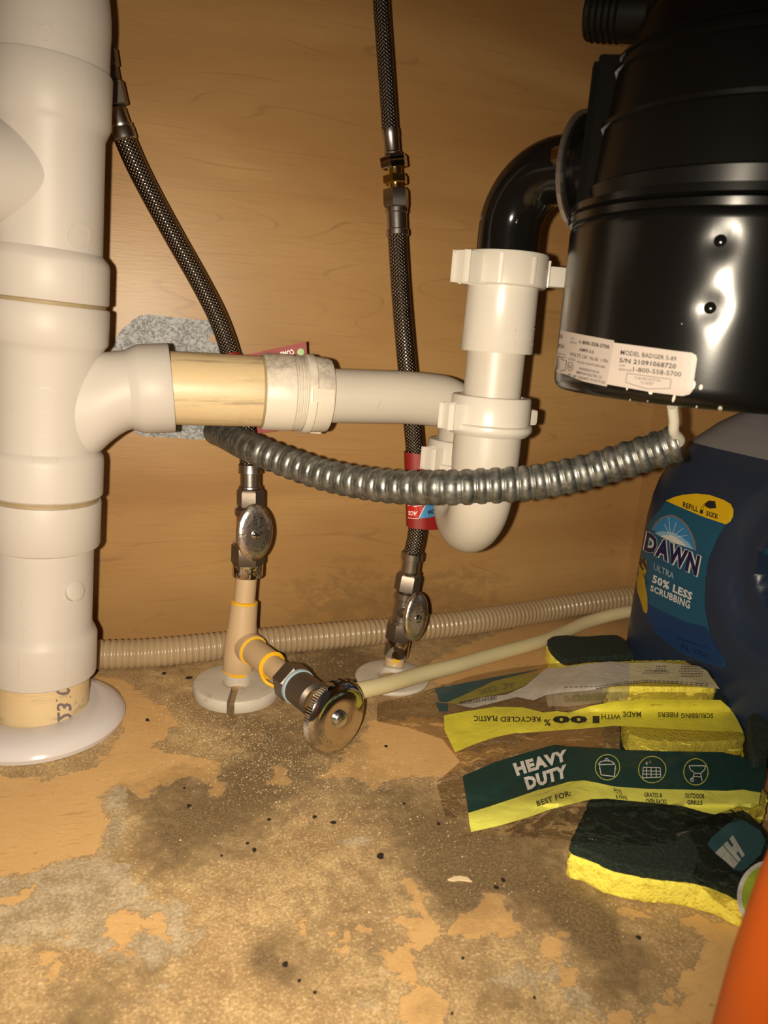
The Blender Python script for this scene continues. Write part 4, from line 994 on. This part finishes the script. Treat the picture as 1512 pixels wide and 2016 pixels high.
decal('printed_lettering', l2, INK, ds, .5, texts=[tq('MODEL BADGER 5-89', (548, 966), (912, 1012), (909, 1040), (544, 998), .01), tq('S/N 21091068720', (540, 1018), (910, 1058), (906, 1092), (536, 1048), .02), tq('FOR', (538, 1062), (575, 1066), (574, 1078), (537, 1074), 0), tq('SERVICE', (534, 1086), (617, 1096), (616, 1110), (532, 1100), 0), tq('1-800-558-5700', (628, 1078), (944, 1112), (941, 1144), (625, 1108), .01)])
decal('printed_lettering', l2, GREYINK, ds, .5, texts=[tq('PUSH RED BUTTON', (640, 1140), (806, 1160), (804, 1178), (638, 1158), 0), tq('TO RESET', (676, 1172), (764, 1182), (762, 1200), (674, 1190), 0)], lines=[(kk([(588, 1120), (876, 1160), (868, 1220), (715, 1222), (578, 1180), (588, 1120)]), 1.1)])
for x, y, a, b in ((1070, 1212, 12, 18), (1197, 1350, 14, 16), (1020, 1200, 14, 30), (892, 1285, 9, 26), (740, 1247, 13, 12), (585, 1222, 5, 10), (604, 1296, 5, 8), (1042, 1340, 6, 9), (708, 1330, 6, 8), (720, 1302, 4, 5), (745, 1325, 4, 3), (690, 1318, 3, 4), (945, 795, 2, 4)):
    decal('dried_splash', body, WHITEPAINT, ds, .2, [kk(oval(x, y, a, b, 12, .3))], step=4)
# ------------------------------------------------------------------ blue soap jug
JX, JY = 447.0, -205.0
jug = thing('soap_jug', 'large blue dish soap refill jug with yellow-topped label under the disposer', 'jug', (JX, JY, 0))
zp = [(0, 38, 80), (1.5, 40.5, 84), (5, 42, 87), (30, 42.5, 88), (90, 42.5, 88), (140, 42, 87), (160, 41.4, 84), (175, 40.4, 79), (188, 39, 71), (200, 37.2, 62), (210, 35.2, 53), (218, 33, 45), (228, 29, 38), (236, 24, 28), (242, 19, 19), (246, 15, 15), (252, 14.5, 14.5)]
def jr(z):
    for (a, x0, y0), (b, x1, y1) in zip(zp, zp[1:]):
        if a <= z <= b:
            t = (z - a) / (b - a); return x0 + (x1 - x0) * t, y0 + (y1 - y0) * t + 13 * (1 if z < 212 else max(0, 1 - (z - 212) / 34))
    return zp[-1][1:]
def sstep(a, b, x):
    t = max(0, min(1, (x - a) / (b - a))); return t * t * (3 - 2 * t)
def jugmesh(z0, z1, nz):
    m = M(); n = 176; vs = []; fs = []
    for i in range(nz + 1):
        z = z0 + (z1 - z0) * i / nz; hx, hy = jr(z); ex = 2 / (3.6 - 1.6 * sstep(200, 246, z))
        # inset shoulder curve of the label side
        for k in range(n):
            a = 2 * math.pi * k / n; c, s = math.cos(a), math.sin(a)
            x = hx * math.copysign(abs(c) ** ex, c); y = hy * math.copysign(abs(s) ** ex, s)
            e = math.hypot((y + 63) / 50, (z - 138) / 64)       # moulded grip towards the front
            x *= 1 - .20 * sstep(1.04, .72, e) - .5 * sstep(.50, .36, e)
            vs.append(V((JX + x, JY + y, z)))
    for i in range(nz):
        for k in range(n): j = (k + 1) % n; fs.append((i * n + k, i * n + j, (i + 1) * n + j, (i + 1) * n + k))
    fs += [tuple(reversed(range(n))), tuple(range(nz * n, nz * n + n))]
    return m.add(vs, fs)
jm = jugmesh(0, 210, 110); jb_ = build('jug_body', jm, JUGM, jug, ang=60)
js_ = surf(jm)
build('empty_shoulder', jugmesh(210.1, 252, 24), JUGT, jug, label='clear grey upper part above the liquid')
m = M(); lathe(m, [(247, 17), (247, 18), (270, 17.2), (272, 15.5), (272, 0.2)], V((JX, JY, 0)), UP, 40); build('cap', m, LDEEP, jug)
jk = lambda pts: [(1180 + x / 3.6657, 800 + y / 3.6655) for x, y in pts]
def jt(s, a, b, c, d, bold=.02, grow=0): return (s,) + tuple(jk([a, b, c, d])) + (bold, grow)
lab = [(480, 688), (420, 765), (350, 850), (318, 920), (288, 1000), (262, 1110), (262, 1250), (285, 1370), (340, 1500), (400, 1620), (500, 1710), (600, 1780), (740, 1840), (880, 1882), (908, 1872), (908, 1836), (870, 1775), (800, 1650), (762, 1450), (768, 1250), (790, 1100), (832, 1000), (870, 920), (916, 850), (760, 790), (640, 745)]
lb = decal('front_label', jug, LBLUE, js_, .2, [jk(lab)], step=8)
decal('label_panel', lb, LDEEP, js_, .32, [jk([(345, 1420), (480, 1490), (620, 1555), (770, 1590), (800, 1650), (870, 1775), (905, 1850), (880, 1878), (740, 1836), (600, 1776), (500, 1706), (400, 1614), (345, 1510)])], step=8)
decal('label_panel', lb, LYEL, js_, .34, [jk([(482, 682), (540, 655), (600, 640), (700, 629), (800, 640), (900, 675), (950, 705), (970, 745), (968, 790), (948, 830), (916, 852), (760, 800), (620, 742)])], step=8)
dome = jk([(385, 892), (410, 850), (450, 812), (500, 792), (540, 795), (590, 825), (630, 865), (662, 920), (682, 975), (694, 1040), (540, 960)])
dome2 = jk([(378, 890), (404, 842), (445, 803), (500, 783), (545, 786), (597, 817), (638, 858), (671, 915), (692, 972), (703, 1044), (540, 960)])
decal('label_arch', lb, LTAN, js_, .33, [dome2], step=8); decal('label_arch', lb, LSKY, js_, .42, [dome], step=8)
decal('label_glow', lb, simple('label_pale_sky', (.22, .42, .62, 1), .4), js_, .5, [jk([(400, 915), (450, 900), (500, 905), (545, 912), (600, 945), (650, 985), (685, 1035), (540, 985)])], step=6)
decal('label_glow', lb, LWHITE, js_, .58, [jk([(440, 935), (490, 928), (545, 938), (600, 975), (640, 1015), (540, 985)])], lines=[(jk([(520, 950), p]), .9) for p in ((475, 850), (505, 800), (560, 840), (610, 880), (640, 930))], step=6)
decal('logo_outline', lb, LWHITE, js_, .62, texts=[jt('DAWN', (352, 905), (735, 1080), (706, 1228), (326, 1038), .115, .045)])
decal('logo_lettering', lb, LNAVY, js_, .85, texts=[jt('DAWN', (352, 905), (735, 1080), (706, 1228), (326, 1038), .045)])
decal('printed_lettering', lb, LGREY, js_, .6, texts=[jt('ULTRA', (400, 1132), (545, 1203), (540, 1250), (396, 1176), 0)])
decal('printed_lettering', lb, LWHITE, js_, .6, texts=[jt('50% LESS', (392, 1212), (680, 1345), (668, 1402), (385, 1270), .04), jt('SCRUBBING', (376, 1288), (664, 1406), (655, 1464), (371, 1330), .03)])
decal('printed_lettering', lb, INK, js_, .6, texts=[jt('REFILL', (610, 688), (718, 728), (716, 765), (605, 726), .03), jt('SIZE', (777, 754), (861, 780), (857, 812), (771, 787), .03)])
decal('label_icon', lb, INK, js_, .6, [jk([(765, 700), (795, 680), (840, 684), (848, 735), (800, 738), (768, 722)]), jk([(732, 745), (752, 748), (752, 776), (728, 772)])], lines=[(jk([(768, 705), (748, 715), (735, 745)]), .8), (jk([(768, 712), (756, 725), (753, 748)]), .8)], step=6)
decal('label_picture', lb, simple('duckling_yellow', (.42, .27, .02, 1), .5), js_, .5, [jk([(285, 1110), (310, 1092), (340, 1110), (350, 1150), (345, 1190), (330, 1220), (335, 1290), (350, 1370), (352, 1470), (345, 1494), (325, 1485), (300, 1400), (276, 1330), (272, 1240), (290, 1210), (276, 1160)])], step=8)
decal('label_picture', lb, simple('duckling_brown', (.05, .025, .015, 1), .5), js_, .6, [jk([(300, 1095), (330, 1100), (348, 1150), (345, 1190), (325, 1150)]), jk([(285, 1130), (300, 1125), (325, 1170), (318, 1190)])], lines=[(jk([(318, 1205), (352, 1290)]), 1.5)], step=8)
decal('small_print', lb, LNAVY, js_, .6, texts=[jt('DISHWASHING LIQUID', (560, 1660), (780, 1735), (775, 1752), (556, 1680), 0), jt('FL OZ', (600, 1715), (790, 1790), (786, 1815), (596, 1745), 0)])

# ------------------------------------------------------------------ sponges
def slabshape(m, outl, z0, z1, rough=.45, bev=1.3, step=5.0, seed=0, sag=0):
    n0 = len(outl); dense = []
    pts = [V((p[0], p[1], 0)) for p in outl]
    cl = []
    for i in range(n0):
        p0, p1, p2, p3 = pts[i - 1], pts[i], pts[(i + 1) % n0], pts[(i + 2) % n0]; k = max(1, int((p2 - p1).length / 1.6))
        for j in range(k):
            t = j / k; cl.append(p1.lerp(p2, t) + (.5 * ((2 * p1) + (p2 - p0) * t + (2 * p0 - 5 * p1 + 4 * p2 - p3) * t * t + (3 * p1 - p0 - 3 * p2 + p3) * t ** 3) - p1.lerp(p2, t)) * .8)
    n = len(cl); cen = sum(cl, V()) / n
    area = sum(cl[i].x * cl[(i + 1) % n].y - cl[(i + 1) % n].x * cl[i].y for i in range(n)); sg = 1 if area > 0 else -1
    nr = []
    for i in range(n):
        t = (cl[(i + 1) % n] - cl[i - 1]).normalized(); nr.append(V((t.y, -t.x, 0)) * sg)
    lv = [(z0, -bev)] + [(z0 + bev + (z1 - z0 - 2 * bev) * k / 5, 0) for k in range(6)] + [(z1, -bev)]
    vs = []; fs = []
    for z, o in lv:
        for i in range(n):
            q = cl[i] + nr[i] * (o + rough * 2.2 * (noise.noise(V((cl[i].x * .30, cl[i].y * .30, z * .35 + seed))) ) + rough * noise.noise(V((cl[i].x * .9, cl[i].y * .9, z + seed))))
            vs.append(V((q.x, q.y, z)))
    L = len(lv)
    for k in range(L - 1):
        for i in range(n): j = (i + 1) % n; fs.append((k * n + i, k * n + j, (k + 1) * n + j, (k + 1) * n + i))
    m.add(vs, fs)
    for k, z in ((0, z0), (L - 1, z1)):
        b = [(vs[k * n + i].x, vs[k * n + i].y) for i in range(0, n)]
        pv, pf = fillpoly(b, step); m.add([V((x, y, z + (rough * .8 * noise.noise(V((x * .5, y * .5, seed))) if k else 0))) for x, y in pv], pf)
    return m
def sponge(pxs, zref, za, zb, zc, lab, top, group=None):
    """za..zb lower layer, zb..zc upper layer; top names the upper layer"""
    o2 = [F(x, y, zref) for x, y in pxs]; o2 = [(p.x, p.y) for p in o2]; cx = sum(p[0] for p in o2) / len(o2); cy = sum(p[1] for p in o2) / len(o2)
    t = thing('sponge', lab, 'sponge', V((cx, cy, za)), group)
    A = slabshape(M(), o2, za, zb, .5 if top == 'pad' else .3, seed=cx); B = slabshape(M(), o2, zb + .05, zc, .35 if top == 'pad' else .5, seed=cy)
    if top == 'pad': build('foam', A, SPONGE, t, ang=50); build('scouring_pad', B, SCOUR, t, ang=50)
    else: build('scouring_pad', A, SCOUR, t, ang=50); build('foam', B, SPONGE, t, ang=50)
    return t
GRP = 'heavy duty kitchen sponges'
sponge([(1121, 1682), (1159, 1698), (1203, 1718), (1269, 1733), (1314, 1738), (1371, 1746), (1419, 1761), (1450, 1776), (1500, 1800), (1530, 1740), (1500, 1650), (1440, 1602), (1330, 1592), (1250, 1574), (1165, 1588), (1150, 1612), (1132, 1650)], 14, .3, 14.3, 20.5, 'nearest sponge, thick dark green pad over bright yellow foam, in front of the wrapper', 'pad', GRP)
sponge([(1078, 1268), (1083, 1288), (1111, 1311), (1160, 1306), (1240, 1303), (1250, 1290), (1212, 1262), (1144, 1264), (1105, 1262)], 14, .3, 14, 20, 'farthest green topped sponge, between the cream tube and the blue jug', 'pad', GRP)
sponge([(1228, 1404), (1240, 1330), (1390, 1326), (1440, 1395), (1466, 1452), (1400, 1462), (1300, 1462), (1238, 1446)], 21, .3, 7, 21.5, 'yellow sponge foam side up at the bottom of the wrapped stack', 'foam', GRP)
sponge([(1192, 1318), (1210, 1302), (1330, 1299), (1398, 1306), (1408, 1348), (1330, 1353), (1240, 1352), (1200, 1352)], 43, 22, 24, 43, 'yellow sponge on top of the stack under the pale printed panel', 'foam', GRP)
sponge([(1292, 1552), (1380, 1548), (1495, 1548), (1508, 1584), (1445, 1604), (1385, 1600), (1310, 1584)], 20, .3, 7, 20.5, 'yellow sponge showing just below the lime band beside the nearest sponge', 'foam', GRP)
sponge([(1474, 1410), (1500, 1404), (1520, 1440), (1512, 1478), (1484, 1486)], 36, .4, 14, 36, 'dark green sponge standing against the jug at the right edge of the frame', 'pad', GRP)

# ------------------------------------------------------------------ the wrapper
def ss(a, b, x): return sstep(a, b, x)
def HT(x, y):
    dn = ss(1535, 1590, y); right = ss(1010 - 30 * dn, 1190 - 78 * dn, x)
    top = 48 - 21 * ss(1350, 1404, y) 
    lo = 5 + 5 * ss(880, 1010, x) - 3 * ss(1600, 1650, y) * (1 - right)
    hi = top
    if y > 1585: hi = 24.5
    z = lo + (hi - lo) * right
    z += .9 * noise.noise(V((x * .018, y * .03, 3))) + .5 * noise.noise(V((x * .05, y * .07, 5)))
    return max(1.2, z)
def FL(x, y, off=0): return F(x, y, HT(x, y) + off)
wr = thing('sponge_wrapper', 'torn clear plastic sponge wrapper printed with yellow and dark green bands', 'wrapper', F(1100, 1500, 0))
rows = [((855, 1357), (1060, 1309), (1396, 1303)), ((742, 1384), (1060, 1345), (1410, 1345)), ((741, 1420), (1080, 1400), (1446, 1396)), ((800, 1432), (1100, 1432), (1464, 1432)), ((870, 1455), (1120, 1460), (1478, 1462)), ((905, 1500), (1130, 1490), (1508, 1500)), ((858, 1540), (1140, 1530), (1514, 1530)), ((870, 1590), (1150, 1580), (1505, 1582)), ((888, 1638), (1140, 1620), (1496, 1608)), ((915, 1648), (1180, 1640), (1400, 1628)), ((980, 1640), (1260, 1665), (1330, 1640))]
m = M(); NX, SUB = 110, 5; vs = []; fs = []; R = 0
for i in range(len(rows) - 1):
    for s in range(SUB if i < len(rows) - 2 else SUB + 1):
        t = s / SUB; L_, C_, R_ = [tuple(rows[i][q][k] * (1 - t) + rows[i + 1][q][k] * t for k in (0, 1)) for q in (0, 1, 2)]
        for k in range(NX + 1):
            u = k / NX; b = (1 - u) ** 2, 2 * u * (1 - u), u * u
            cx = 2 * C_[0] - .5 * (L_[0] + R_[0]); cy = 2 * C_[1] - .5 * (L_[1] + R_[1])
            x = b[0] * L_[0] + b[1] * cx + b[2] * R_[0]; y = b[0] * L_[1] + b[1] * cy + b[2] * R_[1]
            edge = min(1, k / 6, (NX - k) / 6)
            vs.append(FL(x, y, (.6 * noise.noise(V((x * .06, y * .09, 9))) + 1.5 * (.22 - abs(noise.noise(V((x * .022 + y * .01, y * .05 - x * .006, 2))))) ) * edge))
        R += 1
for r in range(R - 1):
    for k in range(NX): a = r * (NX + 1) + k; fs.append((a, a + 1, a + NX + 2, a + NX + 1))
m.add(vs, fs); build('clear_film', m, FILM, wr)
def band(nm, mat, pts, off, step=7): 
    m = M(); poly(m, pts, lambda x, y: FL(x, y, off), step); return build(nm, m, mat, wr)
c2 = lambda pts: [(700 + x / 3.024, 1240 + y / 3.025) for x, y in pts]; c3 = lambda pts: [(1060 + x / 3.345, 1240 + y / 3.3456) for x, y in pts]
band('printed_panel', PR_TEAL, c2([(470, 350), (860, 275), (1000, 250), (1125, 228), (1000, 262), (820, 305), (680, 370), (545, 430), (500, 428)]), .5)
band('printed_panel', PR_TEAL, c2([(475, 432), (545, 440), (548, 486), (500, 487)]), .6)
band('printed_panel', PR_OLIVE, c2([(545, 432), (680, 372), (820, 308), (960, 272), (1040, 262), (1090, 262), (1010, 330), (900, 372), (720, 405), (600, 442)]), .5)
band('printed_panel', PR_WHITE, c2([(600, 445), (760, 402), (900, 385), (1010, 335), (1085, 270), (1140, 228)]) + c3([(130, 250), (300, 228), (470, 208), (600, 218), (600, 350), (500, 362), (350, 398), (150, 415), (50, 430)]) + c2([(1060, 420), (960, 400), (840, 430), (700, 465)]), .7)
band('printed_panel', PR_CREAM, c3([(600, 218), (800, 214), (1050, 236), (1110, 270), (1150, 330), (1195, 388), (1150, 386), (900, 346), (700, 341), (600, 350)]), .7)
band('frosted_panel', PR_FROST, c3([(50, 432), (150, 418), (350, 400), (500, 365), (600, 352), (590, 470), (400, 480), (200, 505), (60, 500)]), .5)
bB = band('yellow_band', PR_YEL, c2([(525, 510), (640, 488), (830, 458), (1000, 462), (1120, 492)]) + c3([(120, 535), (200, 545), (350, 500), (500, 472), (700, 458), (900, 458), (1200, 462), (1270, 525), (1310, 590), (1350, 675), (1250, 672), (900, 655), (700, 642), (500, 632), (300, 650), (100, 664)]) + c2([(1060, 610), (950, 615), (830, 640), (710, 680), (592, 730), (560, 660), (530, 600)]), .6)
gC = band('green_band', PR_GREEN, c2([(636, 872), (720, 835), (830, 788), (950, 750), (1080, 712), (1180, 685)]) + c3([(180, 768), (350, 777), (600, 792), (800, 800), (1000, 802), (1200, 806), (1330, 835), (1450, 868), (1502, 884), (1490, 980), (1465, 1072), (1350, 1052), (1240, 1060), (1100, 1056), (950, 1051), (700, 1046), (500, 1031), (380, 1005), (300, 991), (200, 999), (100, 1029)]) + c2([(1080, 955), (950, 1000), (800, 1050), (671, 1090), (660, 1010)]), .6)
gD = band('lime_band', PR_LIME, c2([(671, 1091), (800, 1051), (950, 1001), (1080, 956)]) + c3([(100, 1030), (200, 1000), (300, 992), (380, 1006), (500, 1032), (700, 1047), (950, 1052), (1100, 1057), (1240, 1061), (1350, 1053), (1464, 1073), (1450, 1150), (1400, 1172), (1320, 1160), (1240, 1190), (1160, 1216), (1085, 1200), (950, 1160), (700, 1135), (560, 1122), (450, 1111), (350, 1115), (200, 1152)]) + c2([(1150, 1072), (1050, 1110), (860, 1165), (688, 1204), (676, 1140)]), .6)
def wtext(nm, mat, par, items, off=1.7):
    m = M()
    for s, a, b, c, d, bo in items: q = quad(a, b, c, d); text(m, s, lambda u, v: FL(*q(u, v), off), bo)
    return build(nm, m, mat, par, smooth=False)
PINK = mk_print('print_white_ink', (.62, .60, .56, 1)); PDK = mk_print('print_dark_ink', (.02, .022, .018, 1))
up = lambda s, xr, xl, yt, yb, bo=.02, sl=0: (s, (xr, yb), (xl, yb + sl), (xl, yt + sl), (xr, yt), bo)
wtext('printed_lettering', PINK, gC, [('HEAVY', (1009, 1503), (1115, 1475), (1118, 1497), (1018, 1528), .06), ('DUTY', (1031, 1531), (1115, 1504), (1118, 1530), (1039, 1556), .06)])
wtext('printed_lettering', PDK, gD, [('BEST FOR:', (1055, 1577), (1122, 1555), (1125, 1566), (1058, 1588), .03), ('POTS', (1208, 1551), (1223, 1556), (1225, 1565), (1210, 1561), .01), ('& PANS', (1211, 1563), (1233, 1567), (1236, 1575), (1213, 1572), .01),
  ('GRATES &', (1268, 1560), (1303, 1561), (1304, 1570), (1268, 1569), .02), ('OVEN RACKS', (1271, 1572), (1312, 1574), (1313, 1584), (1272, 1582), .02), ('OUTDOOR', (1348, 1561), (1387, 1563), (1387, 1573), (1349, 1571), .03), ('GRILLS', (1353, 1575), (1383, 1576), (1383, 1585), (1353, 1584), .03)])
wtext('printed_lettering', PDK, bB, [up('SCRUBBING', 1404, 1341, 1404, 1414), up('FIBERS', 1335, 1295, 1402, 1412), up('MADE', 1262, 1226, 1401, 1412), up('WITH', 1222, 1184, 1406, 1416), up('100', 1180, 1088, 1409, 1424, .06), up('%', 1084, 1071, 1416, 1429), up('RECYCLED', 1064, 985, 1411, 1421), up('PLASTIC', 979, 933, 1409, 1420)])
wtext('printed_lettering', mk_print('faint_print', (.17, .14, .06, 1)), wr, [('POWER', (1111, 1384), (1196, 1378), (1196, 1362), (1110, 1370), .05), ('XO', (942, 1368), (980, 1360), (978, 1348), (940, 1358), .05), ('26', (990, 1358), (1012, 1354), (1012, 1342), (990, 1346), .03)], 1.3)
def wlines(nm, mat, par, ls_, wd, off=1.35):
    m = M()
    for l in ls_: line(m, l, wd, lambda x, y: FL(x, y, off))
    return build(nm, m, mat, par, smooth=False)
dash = []
for x0, x1, ys in ((765, 840, (240, 256, 272)), (680, 860, (268, 284)), (920, 1085, (240, 256, 272, 288, 304))):
    for y in ys:
        x = x0 + random.uniform(0, 30)
        while x < x1: w_ = random.uniform(8, 22); dash.append(c3([(x, y), (min(x1, x + w_), y + 2)])); x += w_ + 5
def dashline(pts, n):
    for a, b in zip(pts, pts[1:]):
        for k in range(n): t0, t1_ = k / n, (k + .72) / n; dash.append([(a[0] + (b[0] - a[0]) * t0, a[1] + (b[1] - a[1]) * t0), (a[0] + (b[0] - a[0]) * t1_, a[1] + (b[1] - a[1]) * t1_)])
dashline(c3([(170, 378), (400, 372), (560, 345), (700, 335), (900, 340), (1130, 358)]), 7); dashline(c3([(380, 388), (560, 357), (700, 347), (900, 352), (1125, 370)]), 7)
wlines('small_print', mk_print('small_print_ink', (.10, .09, .075, 1)), wr, dash, 1.5)
bars = [c2([(x, 448 - (x - 610) * .14), (x + 1, 430 - (x - 610) * .17)]) for x in range(620, 840, 9)]
wlines('barcode', PDK, wr, bars, 1.3)
LIN = mk_print('lime_line', (.50, .52, .10, 1)); ic_ = []
def ring_(x, y, rx, ry): o = oval(x, y, rx, ry, 30); return [o + [o[0]]]
wlines('printed_circle', LIN, gC, ring_(1196, 1510.5, 24, 25) + ring_(1284, 1515, 27, 26) + ring_(1370, 1519.5, 24, 26), 1.7)
pot = [c3([(395, 885), (410, 868), (440, 862), (480, 865), (505, 885), (395, 888)]), c3([(402, 893), (412, 955), (500, 966), (508, 892)]), c3([(440, 862), (443, 848), (458, 850), (462, 862)]), c3([(398, 912), (408, 914)]), c3([(502, 914), (513, 914)])]
gr = [c3([(690, 905), (802, 908), (806, 970), (686, 975), (690, 905)]), c3([(688, 928), (804, 932)]), c3([(688, 950), (804, 952)])] + [c3([(x, 906), (x + 1, 974)]) for x in (712, 742, 775)] + [c3([(714, 868), (714, 892)]), c3([(705, 880), (723, 880)]), c3([(735, 862), (735, 878)])]
bbq = [c3([(992, 895), (1102, 895), (1095, 920), (1070, 945), (1030, 945), (1000, 920), (992, 895)]), c3([(1025, 948), (1015, 985)]), c3([(1070, 948), (1078, 998)]), c3([(1018, 966), (1072, 968)]), c3(oval(1012, 987, 10, 11, 10))]
wlines('printed_pot_icon', PINK, gC, pot, 1.7); wlines('printed_grate_icon', PINK, gC, gr, 1.5); wlines('printed_grill_icon', PINK, gC, bbq, 1.7)
# front flap over the nearest sponge
fk = lambda pts: [(1340 + x / 7.465, 1580 + y / 7.467) for x, y in pts]
def FP(x, y, off=0): return F(x, y, 23.6 + 1.0 * noise.noise(V((x * .03, y * .03, 1))) - 12 * ss(1790, 1840, y) + off)
m = M(); poly(m, [(1345, 1618), (1440, 1600), (1512, 1618), (1540, 1700), (1540, 1830), (1470, 1822), (1440, 1800), (1400, 1770), (1362, 1725), (1375, 1680)], lambda x, y: FP(x, y, 0), 9); build('film_flap', m, FILM, wr)
m = M(); poly(m, fk([(390, 610), (460, 510), (590, 395), (700, 305), (800, 235), (862, 222), (1010, 310), (1162, 400), (1250, 560), (1180, 760), (980, 960), (900, 1010), (780, 985), (640, 860), (510, 745)]), lambda x, y: FP(x, y, .5), 9); tf = build('teal_panel', m, PR_TEAL, wr)
m = M(); q = quad((1466, 1683), (1444.5, 1710), (1408, 1679), (1443, 1644)); text(m, 'HE', lambda u, v: FP(*q(u, v), .9), .10); build('printed_lettering', m, mk_print('flap_white_ink', (.36, .37, .34, 1)), tf, smooth=False)
m = M(); poly(m, oval(1518, 1765, 67, 72, 48), lambda x, y: FP(x, y, .8), 9); rg = build('printed_ring', m, PR_RING, wr)
m = M(); poly(m, oval(1519, 1765, 59, 64, 48), lambda x, y: FP(x, y, 1.1), 9); build('printed_disc', m, PR_GRASS, rg)

# ------------------------------------------------------------------ orange bottle close to the camera
ob = toworld(ray(1686, 1800) * 205)
bt = thing('orange_bottle', 'blurred bright orange plastic bottle at the lower right corner, close to the viewer', 'bottle', V((ob.x, ob.y, 0)))
def edge_r(cx_, cy_):
    return 0
ORR = 27.5
m = M(); lathe(m, [(0, ORR - 2), (1, ORR), (4, ORR + 1.5), (60, ORR + 1.5), (100, ORR), (130, ORR - 2.6), (146, ORR - 5), (153, ORR - 8), (159, ORR - 12), (163, 12), (164, 11)], V((ob.x, ob.y, 0)), UP, 72); build('bottle_body', m, ORANGE, bt)
m = M(); lathe(m, [(163, 12), (164, 13), (180, 12.5), (182, 11)], V((ob.x, ob.y, 0)), UP, 40); build('cap', m, ORANGE, bt)

# ------------------------------------------------------------------ litter on the floor
def flake(x, y, r, n, seed, h=.5):
    rn = random.Random(seed); c = F(x, y, 0); m = M(); R = r * mmpx(c); pts = []
    el = rn.uniform(.45, .9); rot = rn.uniform(0, 3.1)
    for k in range(n):
        a = 2 * math.pi * k / n; q = R * rn.uniform(.7, 1.25); px_, py_ = q * math.cos(a), q * el * math.sin(a) * 1.6
        pts.append(V((c.x + px_ * math.cos(rot) - py_ * math.sin(rot), c.y + px_ * math.sin(rot) + py_ * math.cos(rot), .05)))
    prism(m, pts, V((0, 0, h))); return m, c
spots = [(619, 1609, 4), (656, 1620, 6), (500, 1674, 4.5), (487, 1661, 4), (436, 1685, 3), (750, 1686, 7), (561, 1900, 6), (620, 1955, 4.5), (589, 1932, 4.5), (372, 1587, 5), (530, 1614, 3.5), (760, 1470, 3.5), (863, 1623, 4), (796, 1583, 3.5), (977, 1748, 5.5), (990, 1733, 4), (911, 1887, 3.5), (1257, 1846, 5), (1142, 1704, 3), (323, 1326, 4.5), (372, 1335, 5), (363, 1552, 3), (290, 1418, 4), (1052, 1965, 3), (890, 1996, 3)]
for i, (x, y, r) in enumerate(spots):
    m, c = flake(x, y, r, 7, i); o = build('dark_crumb', m, DEBRIS, at=c, smooth=False); tag(o, 'tiny dark crumb lying loose on the stained floor', 'crumb', 'dark crumbs on the floor')
m = M(); c = F(195, 1348, 0); p = [F(183, 1342, .1), F(205, 1350, .1), F(208, 1356, .1), F(195, 1356, .1), F(184, 1347, .1)]; prism(m, p, V((0, 0, .8))); o = build('wood_splinter', m, DEBRIS, at=c, smooth=False); tag(o, 'dark wood splinter on the floor beside the white drain flange', 'splinter')
m = M(); p = [F(881, 1733, .1), F(893, 1728, .1), F(905, 1726, .1), F(920, 1729, .1), F(929, 1737, .1), F(915, 1735, .1), F(903, 1734, .1), F(892, 1736, .1)]; prism(m, p, V((0, 0, .7))); o = build('pale_chip', m, simple('pale_chip', (.75, .60, .36, 1), .5), at=F(905, 1733, 0), smooth=False); tag(o, 'pale curved shaving on the floor below the green band', 'shaving')
m = M(); rn = random.Random(5); nb_ = 0
for cx_, cy_, sx_, sy_, n_ in ((470, 1440, 70, 35, 700), (540, 1500, 90, 40, 900), (680, 1560, 110, 45, 500), (400, 1400, 60, 30, 350), (610, 1300, 60, 16, 220), (300, 1380, 90, 50, 260), (900, 1650, 200, 80, 260), (620, 1750, 260, 120, 420)):
    for _ in range(n_):
        x, y = rn.gauss(cx_, sx_), rn.gauss(cy_, sy_)
        if y < 1285 or x < 180: continue
        c = F(x, y, 0)
        if c.y > -30 or (c - V((c1.x, c1.y, 0))).length < 36 or (c - V((cE.x, cE.y, 0))).length < 33: continue
        s = rn.uniform(.18, .5) * (1.5 if rn.random() < .06 else 1); a = rn.uniform(0, 6); vs = [c + V((s * math.cos(a + k * 2.1), s * math.sin(a + k * 2.1), .02)) for k in range(3)] + [c + V((0, 0, s * 1.1))]
        m.add(vs, [(0, 1, 2), (0, 3, 1), (1, 3, 2), (2, 3, 0)])
o = build('plaster_grit', m, CRUMB, smooth=False, at=F(500, 1500, 0)); tag(o, 'fine pale gritty crumbs scattered over the stained floor around the tee', 'grit', kind='stuff')
